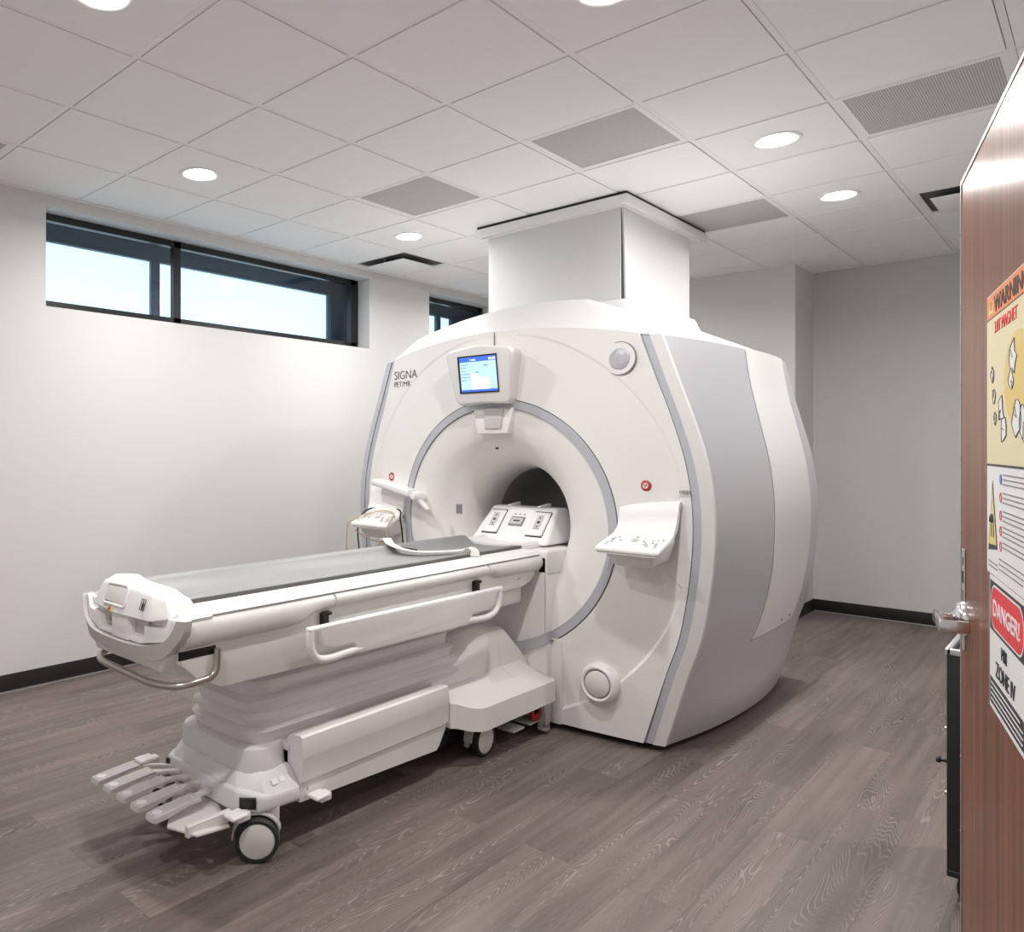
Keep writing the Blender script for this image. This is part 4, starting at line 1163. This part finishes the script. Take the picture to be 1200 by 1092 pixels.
wire('sensor_cable', [(3.42, 3.30, .62), (3.43, 3.33, .80), (3.47, 3.385, .93), (3.50, 3.392, 1.01), (3.545, 3.365, 1.062), (3.575, 3.25, 1.078), (3.57, 3.14, 1.075), (3.53, 3.075, 1.062), (3.505, 3.055, 1.02), (3.52, 3.05, .90), (3.54, 3.05, .60)], .005, blackw, 'black cable draped over the left control console')
wire('sensor_cable', [(3.40, 3.40, .55), (3.38, 3.395, .80), (3.375, 3.385, .965), (3.385, 3.375, .998), (3.46, 3.34, 1.030), (3.53, 3.25, 1.058), (3.53, 3.15, 1.058), (3.48, 3.09, 1.038), (3.41, 3.067, 1.0), (3.40, 3.058, .96), (3.43, 3.09, .90), (3.44, 3.18, .880), (3.43, 3.28, .90), (3.42, 3.36, .94)], .004, beigew, 'thin beige cable looped around the left control console')

# ================================================================== DOOR
P1 = Vector((2.491, .281, 0)); D = Vector((-.9754, -.2203, 0)); NV = Vector((-.2203, .9754, 0))
MD = fmat(P1, D, (0, 0, 1))          # local x along door from its free edge, y up, z out of the visible face
W, H = 1.24, 2.13
b = bmesh.new(); box(b, .004, W, .008, H - .004, -.045, 0, M=MD); dr = struct('door_1', b, doorm, smooth=0, loc=tuple(P1))
b = bmesh.new(); box(b, -.004, .005, .006, H, -.047, .0018, M=MD); box(b, -.004, W, H - .006, H + .003, -.047, .0018, M=MD)
ed = obj('edge_trim', b, alum, dr, 0)
b = bmesh.new()
for z in [.1 + .19 * k for k in range(11)]: cyl(b, (.0, z, .0012), (0, 0, 1), .003, .0015, .0004, 10, MD)
pieces('rivet', b, chrome, ed)
b = bmesh.new(); box(b, .035, .075, .955, 1.205, 0, .003, .001, 1, MD); pt = obj('lock_plate', b, alum, dr, 30)
q = bmesh.new()
for k in range(4): box(q, .042 + k * .007, .046 + k * .007, 1.12, 1.15, .003, .0036, M=MD)
for k in range(5): box(q, .042, .068, 1.098 - k * .006, 1.101 - k * .006, .003, .0036, M=MD)
box(q, .05, .062, 1.165, 1.185, .003, .0036, M=MD)
obj('plate_print', q, inkm, pt, 0)
b = bmesh.new(); lathe(b, [(0, .026), (.018, .026), (.022, .022), (.036, .018), (.042, .010), (.043, 0)], (.078, 1.035, .0), (0, 0, 1), 48, MD)
cyl(b, (.078, 1.035, .02), (0, 0, 1), .013, .042, .002, 32, MD)
hnd = obj('door_handle', b, chrome, dr, 50)
b = bmesh.new()
prism(b, [(.064, .052), (.195, .052), (.195, .006), (.207, .006), (.207, .064), (.064, .064)], 'y', 1.022, 1.050, .003, 3, M=MD)
obj('lever', b, chrome, hnd, 50)
b = bmesh.new()
for z in (.25, 1.05, 1.85): cyl(b, (W + .004, z - .05, -.004), (0, 1, 0), .009, .10, .001, 16, MD)
pieces('hinge', b, chrome, dr)

# signs on the door
def sgn(name, label, s0, s1, z0, z1, m, off=.0006):
    b = bmesh.new(); box(b, s0, s1, z0, z1, .0, .0016, M=MD)
    o = tag(obj(name, b, m, None, 0, loc=tuple(MD @ Vector(((s0 + s1) / 2, z0, 0)))), label, 'sign'); return o
def pane(p, name, s0, s1, z0, z1, m, h=.002, rad=0):
    q = bmesh.new()
    if rad: prism(q, rrect((s0 + s1) / 2, (z0 + z1) / 2, s1 - s0, z1 - z0, rad, 10), 'z', .001, h, M=MD)
    else: box(q, s0, s1, z0, z1, .001, h, M=MD)
    return obj(name, q, m, p, 0)
def poly(p, name, pts, m, h=.0022, h0=.001):
    q = bmesh.new(); prism(q, pts, 'z', h0, h, M=MD); return obj(name, q, m, p, 0)
ws = sgn('warning_sign', 'tall orange, sand and white warning sign for the magnet, upper sign on the wooden door', .398, .862, 1.198, 1.772, paper)
pane(ws, 'header', .400, .860, 1.722, 1.770, orange)
pane(ws, 'picture_field', .400, .860, 1.424, 1.720, sand)
pane(ws, 'rule', .398, .862, 1.419, 1.4235, inkm)
pane(ws, 'rule', .398, .862, 1.7195, 1.7225, inkm)
def MDt(s, z, h=.0024): return MD @ Matrix.Translation((s, z, h))
poly(ws, 'header_triangle', [(.425, 1.730), (.475, 1.730), (.450, 1.765)], yellow, .0024)
poly(ws, 'header_triangle_mark', [(.447, 1.738), (.453, 1.738), (.453, 1.755), (.447, 1.755)], inkm, .0027)
text('header_word', 'WARNING', .046, MDt(.487, 1.729), inkm, ws, xs=1.46, bold=.0002)
text('sign_line', '3.0T MAGNET', .034, MDt(.49, 1.686), redp, ws, xs=1.08, bold=.0)
q = bmesh.new(); prism(q, [(.72 + .13 * math.cos(a), 1.58 + .085 * math.sin(a)) for a in [2 * PI * k / 40 for k in range(40)]], 'z', .001, .0023, M=MD); obj('gold_circle', q, gold, ws, 0)
rnd = random.Random(3)
qa, qb = bmesh.new(), bmesh.new()
for cx, cz, s_ in ((.47, 1.605, .022), (.485, 1.56, .02), (.50, 1.515, .016), (.56, 1.53, .038), (.59, 1.49, .035), (.675, 1.62, .045), (.66, 1.58, .028), (.71, 1.51, .05), (.77, 1.50, .05)):
    P = [(cx + s_ * rnd.uniform(.5, 1.0) * math.cos(a), cz + .8 * s_ * rnd.uniform(.5, 1.05) * math.sin(a)) for a in [2 * PI * k / 11 for k in range(11)]]
    prism(qa, P, 'z', .001, .0026, M=MD)
    for k in range(11):
        a_, b_ = P[k], P[(k + 1) % 11]; tube(qb, [MD @ Vector((a_[0], a_[1], .0026)), MD @ Vector((b_[0], b_[1], .0026))], .0009, 4)
    for k in range(2):
        a_, b_ = P[rnd.randrange(11)], P[rnd.randrange(11)]; tube(qb, [MD @ Vector((a_[0], a_[1], .0026)), MD @ Vector((cx, cz, .0026))], .0009, 4)
obj('drawing_shapes', qa, paper, ws, 0); obj('drawing_lines', qb, inkm, ws, 0)
poly(ws, 'triangle_border', [(.417, 1.245), (.520, 1.255), (.466, 1.390)], inkm, .0022)
poly(ws, 'magnet_triangle', [(.427, 1.258), (.510, 1.262), (.466, 1.375)], yellow, .0025)
q = bmesh.new()
for s0 in (.450, .474): box(q, s0, s0 + .009, 1.275, 1.305, .002, .0028, M=MD)
tube(q, [MD @ Vector((.4545 + .012 + .012 * math.cos(a), 1.305 + .014 * math.sin(a), .0025)) for a in [PI * k / 10 for k in range(11)]], .004, 5)
obj('magnet_symbol', q, inkm, ws, 0)
q = bmesh.new(); q2 = bmesh.new(); q3 = bmesh.new()
for k, z in enumerate((1.395, 1.36, 1.325, 1.295, 1.265)):
    lathe(q2 if k else q3, [(.010, .001), (.010, .0026), (.0075, .0026), (.0075, .001)] if k else [(.010, .001), (.010, .0026), (0, .0026)], (.555, z, 0), (0, 0, 1), 24, MD)
    for r_ in range(3 if k < 4 else 2): box(q, .575, .575 + rnd.uniform(.18, .26), z + .008 - r_ * .009, z + .0105 - r_ * .009, .001, .0024, M=MD)
for r_ in range(3): box(q, .535, .535 + rnd.uniform(.22, .30), 1.238 - r_ * .010, 1.2405 - r_ * .010, .001, .0024, M=MD)
for r_ in range(2): box(q, .42, .52, 1.222 - r_ * .009, 1.2245 - r_ * .009, .001, .0024, M=MD)
obj('fine_print', q, greyink, ws, 0); obj('prohibition_mark', q2, redp, ws, 0); obj('mandatory_mark', q3, bluep, ws, 0)
ds = sgn('danger_sign', 'white sign with red oval on a black band below the orange sign', .430, .79, .925, 1.195, paper)
pane(ds, 'black_band', .437, .783, 1.085, 1.186, inkm)
pane(ds, 'white_oval', .446, .772, 1.091, 1.180, paper, .0023, .044)
pane(ds, 'red_oval', .451, .767, 1.0945, 1.1765, redp, .0026, .0405)
text('danger_word', 'DANGER!', .045, MDt(.609, 1.119, .0028), paper, ds, xs=1.38, bold=.0006, align='CENTER')
text('sign_line', 'MRI', .036, MDt(.59, 1.047), inkm, ds, xs=.95, align='CENTER')
text('sign_line', 'ZONE IV', .044, MDt(.60, 1.001), inkm, ds, xs=1.12, align='CENTER')
pane(ds, 'black_footer', .437, .783, .935, .988, inkm)
q = bmesh.new()
for r_ in range(4): box(q, .45, .45 + rnd.uniform(.27, .32), .976 - r_ * .011, .979 - r_ * .011, .002, .0024, M=MD)
obj('fine_print', q, paper, ds, 0)

# ================================================================== BLACK CART behind the door
ct = thing('equipment_cart', 'tall narrow black equipment cart on casters, mostly hidden behind the open door', 'cart', (3.32, .18, 0))
X0, X1, Ya, Yb = 3.11, 3.55, -.06, .388
b = bmesh.new(); box(b, X0, X1, Ya, Yb, .10, .795, .004, 2); obj('cabinet', b, blackm, ct, 30)
b = bmesh.new()
for a in ((X0 - .005, X1, Yb - .012, Yb + .004), (X0 - .005, X1, Ya - .004, Ya + .012), (X0 - .005, X0 + .012, Ya, Yb), (X1 - .012, X1, Ya, Yb)): box(b, *a, .792, .812, .003, 2)
obj('tray_rim', b, alum, ct, 30)
b = bmesh.new(); box(b, X0, X1, Ya, Yb, .08, .10, .002, 1); obj('bottom_shelf', b, blackm, ct, 30)
b = bmesh.new(); cyl(b, (X0 + .06, Yb, .43), (0, 1, 0), .006, .03); cyl(b, (X0 + .06, Yb + .022, .43), (0, 1, 0), .011, .012); obj('side_knob', b, blackm, ct)
b = bmesh.new(); cyl(b, (X0 + .05, Yb, .33), (0, 1, 0), .006, .012); cyl(b, (X0 + .05, Yb, .54), (0, 1, 0), .006, .012); pieces('bolt', b, steel, ct)
for x, y in ((X0 + .06, Yb - .045), (X1 - .06, Yb - .045), (X0 + .06, Ya + .045), (X1 - .06, Ya + .045)):
    b = bmesh.new(); lathe(b, [(0, -.012), (.032, -.012), (.04, -.008), (.04, .008), (.032, .012), (0, .012)], (x, y, .04), (-.4, -1, 0), 32); w = obj('caster', b, rubber, ct, 40)
    b = bmesh.new(); box(b, x - .012, x + .012, y - .018, y + .018, .035, .082, .003, 1); obj('caster_fork', b, steel, w, 30)
    b = bmesh.new(); lathe(b, [(.012, -.0135), (.0, -.0135)], (x, y, .04), (.4, 1, 0), 16); obj('caster_mark', b, yellow, w, 30)
b = bmesh.new(); prism(b, rrect(3.30, .30, .10, .08, .02), 'z', .7955, .87, .01, 3)
tag(obj('white_container', b, white2, None, 40, loc=(3.30, .30, .7955)), 'small white container on top of the black cart, just below the door handle', 'container')
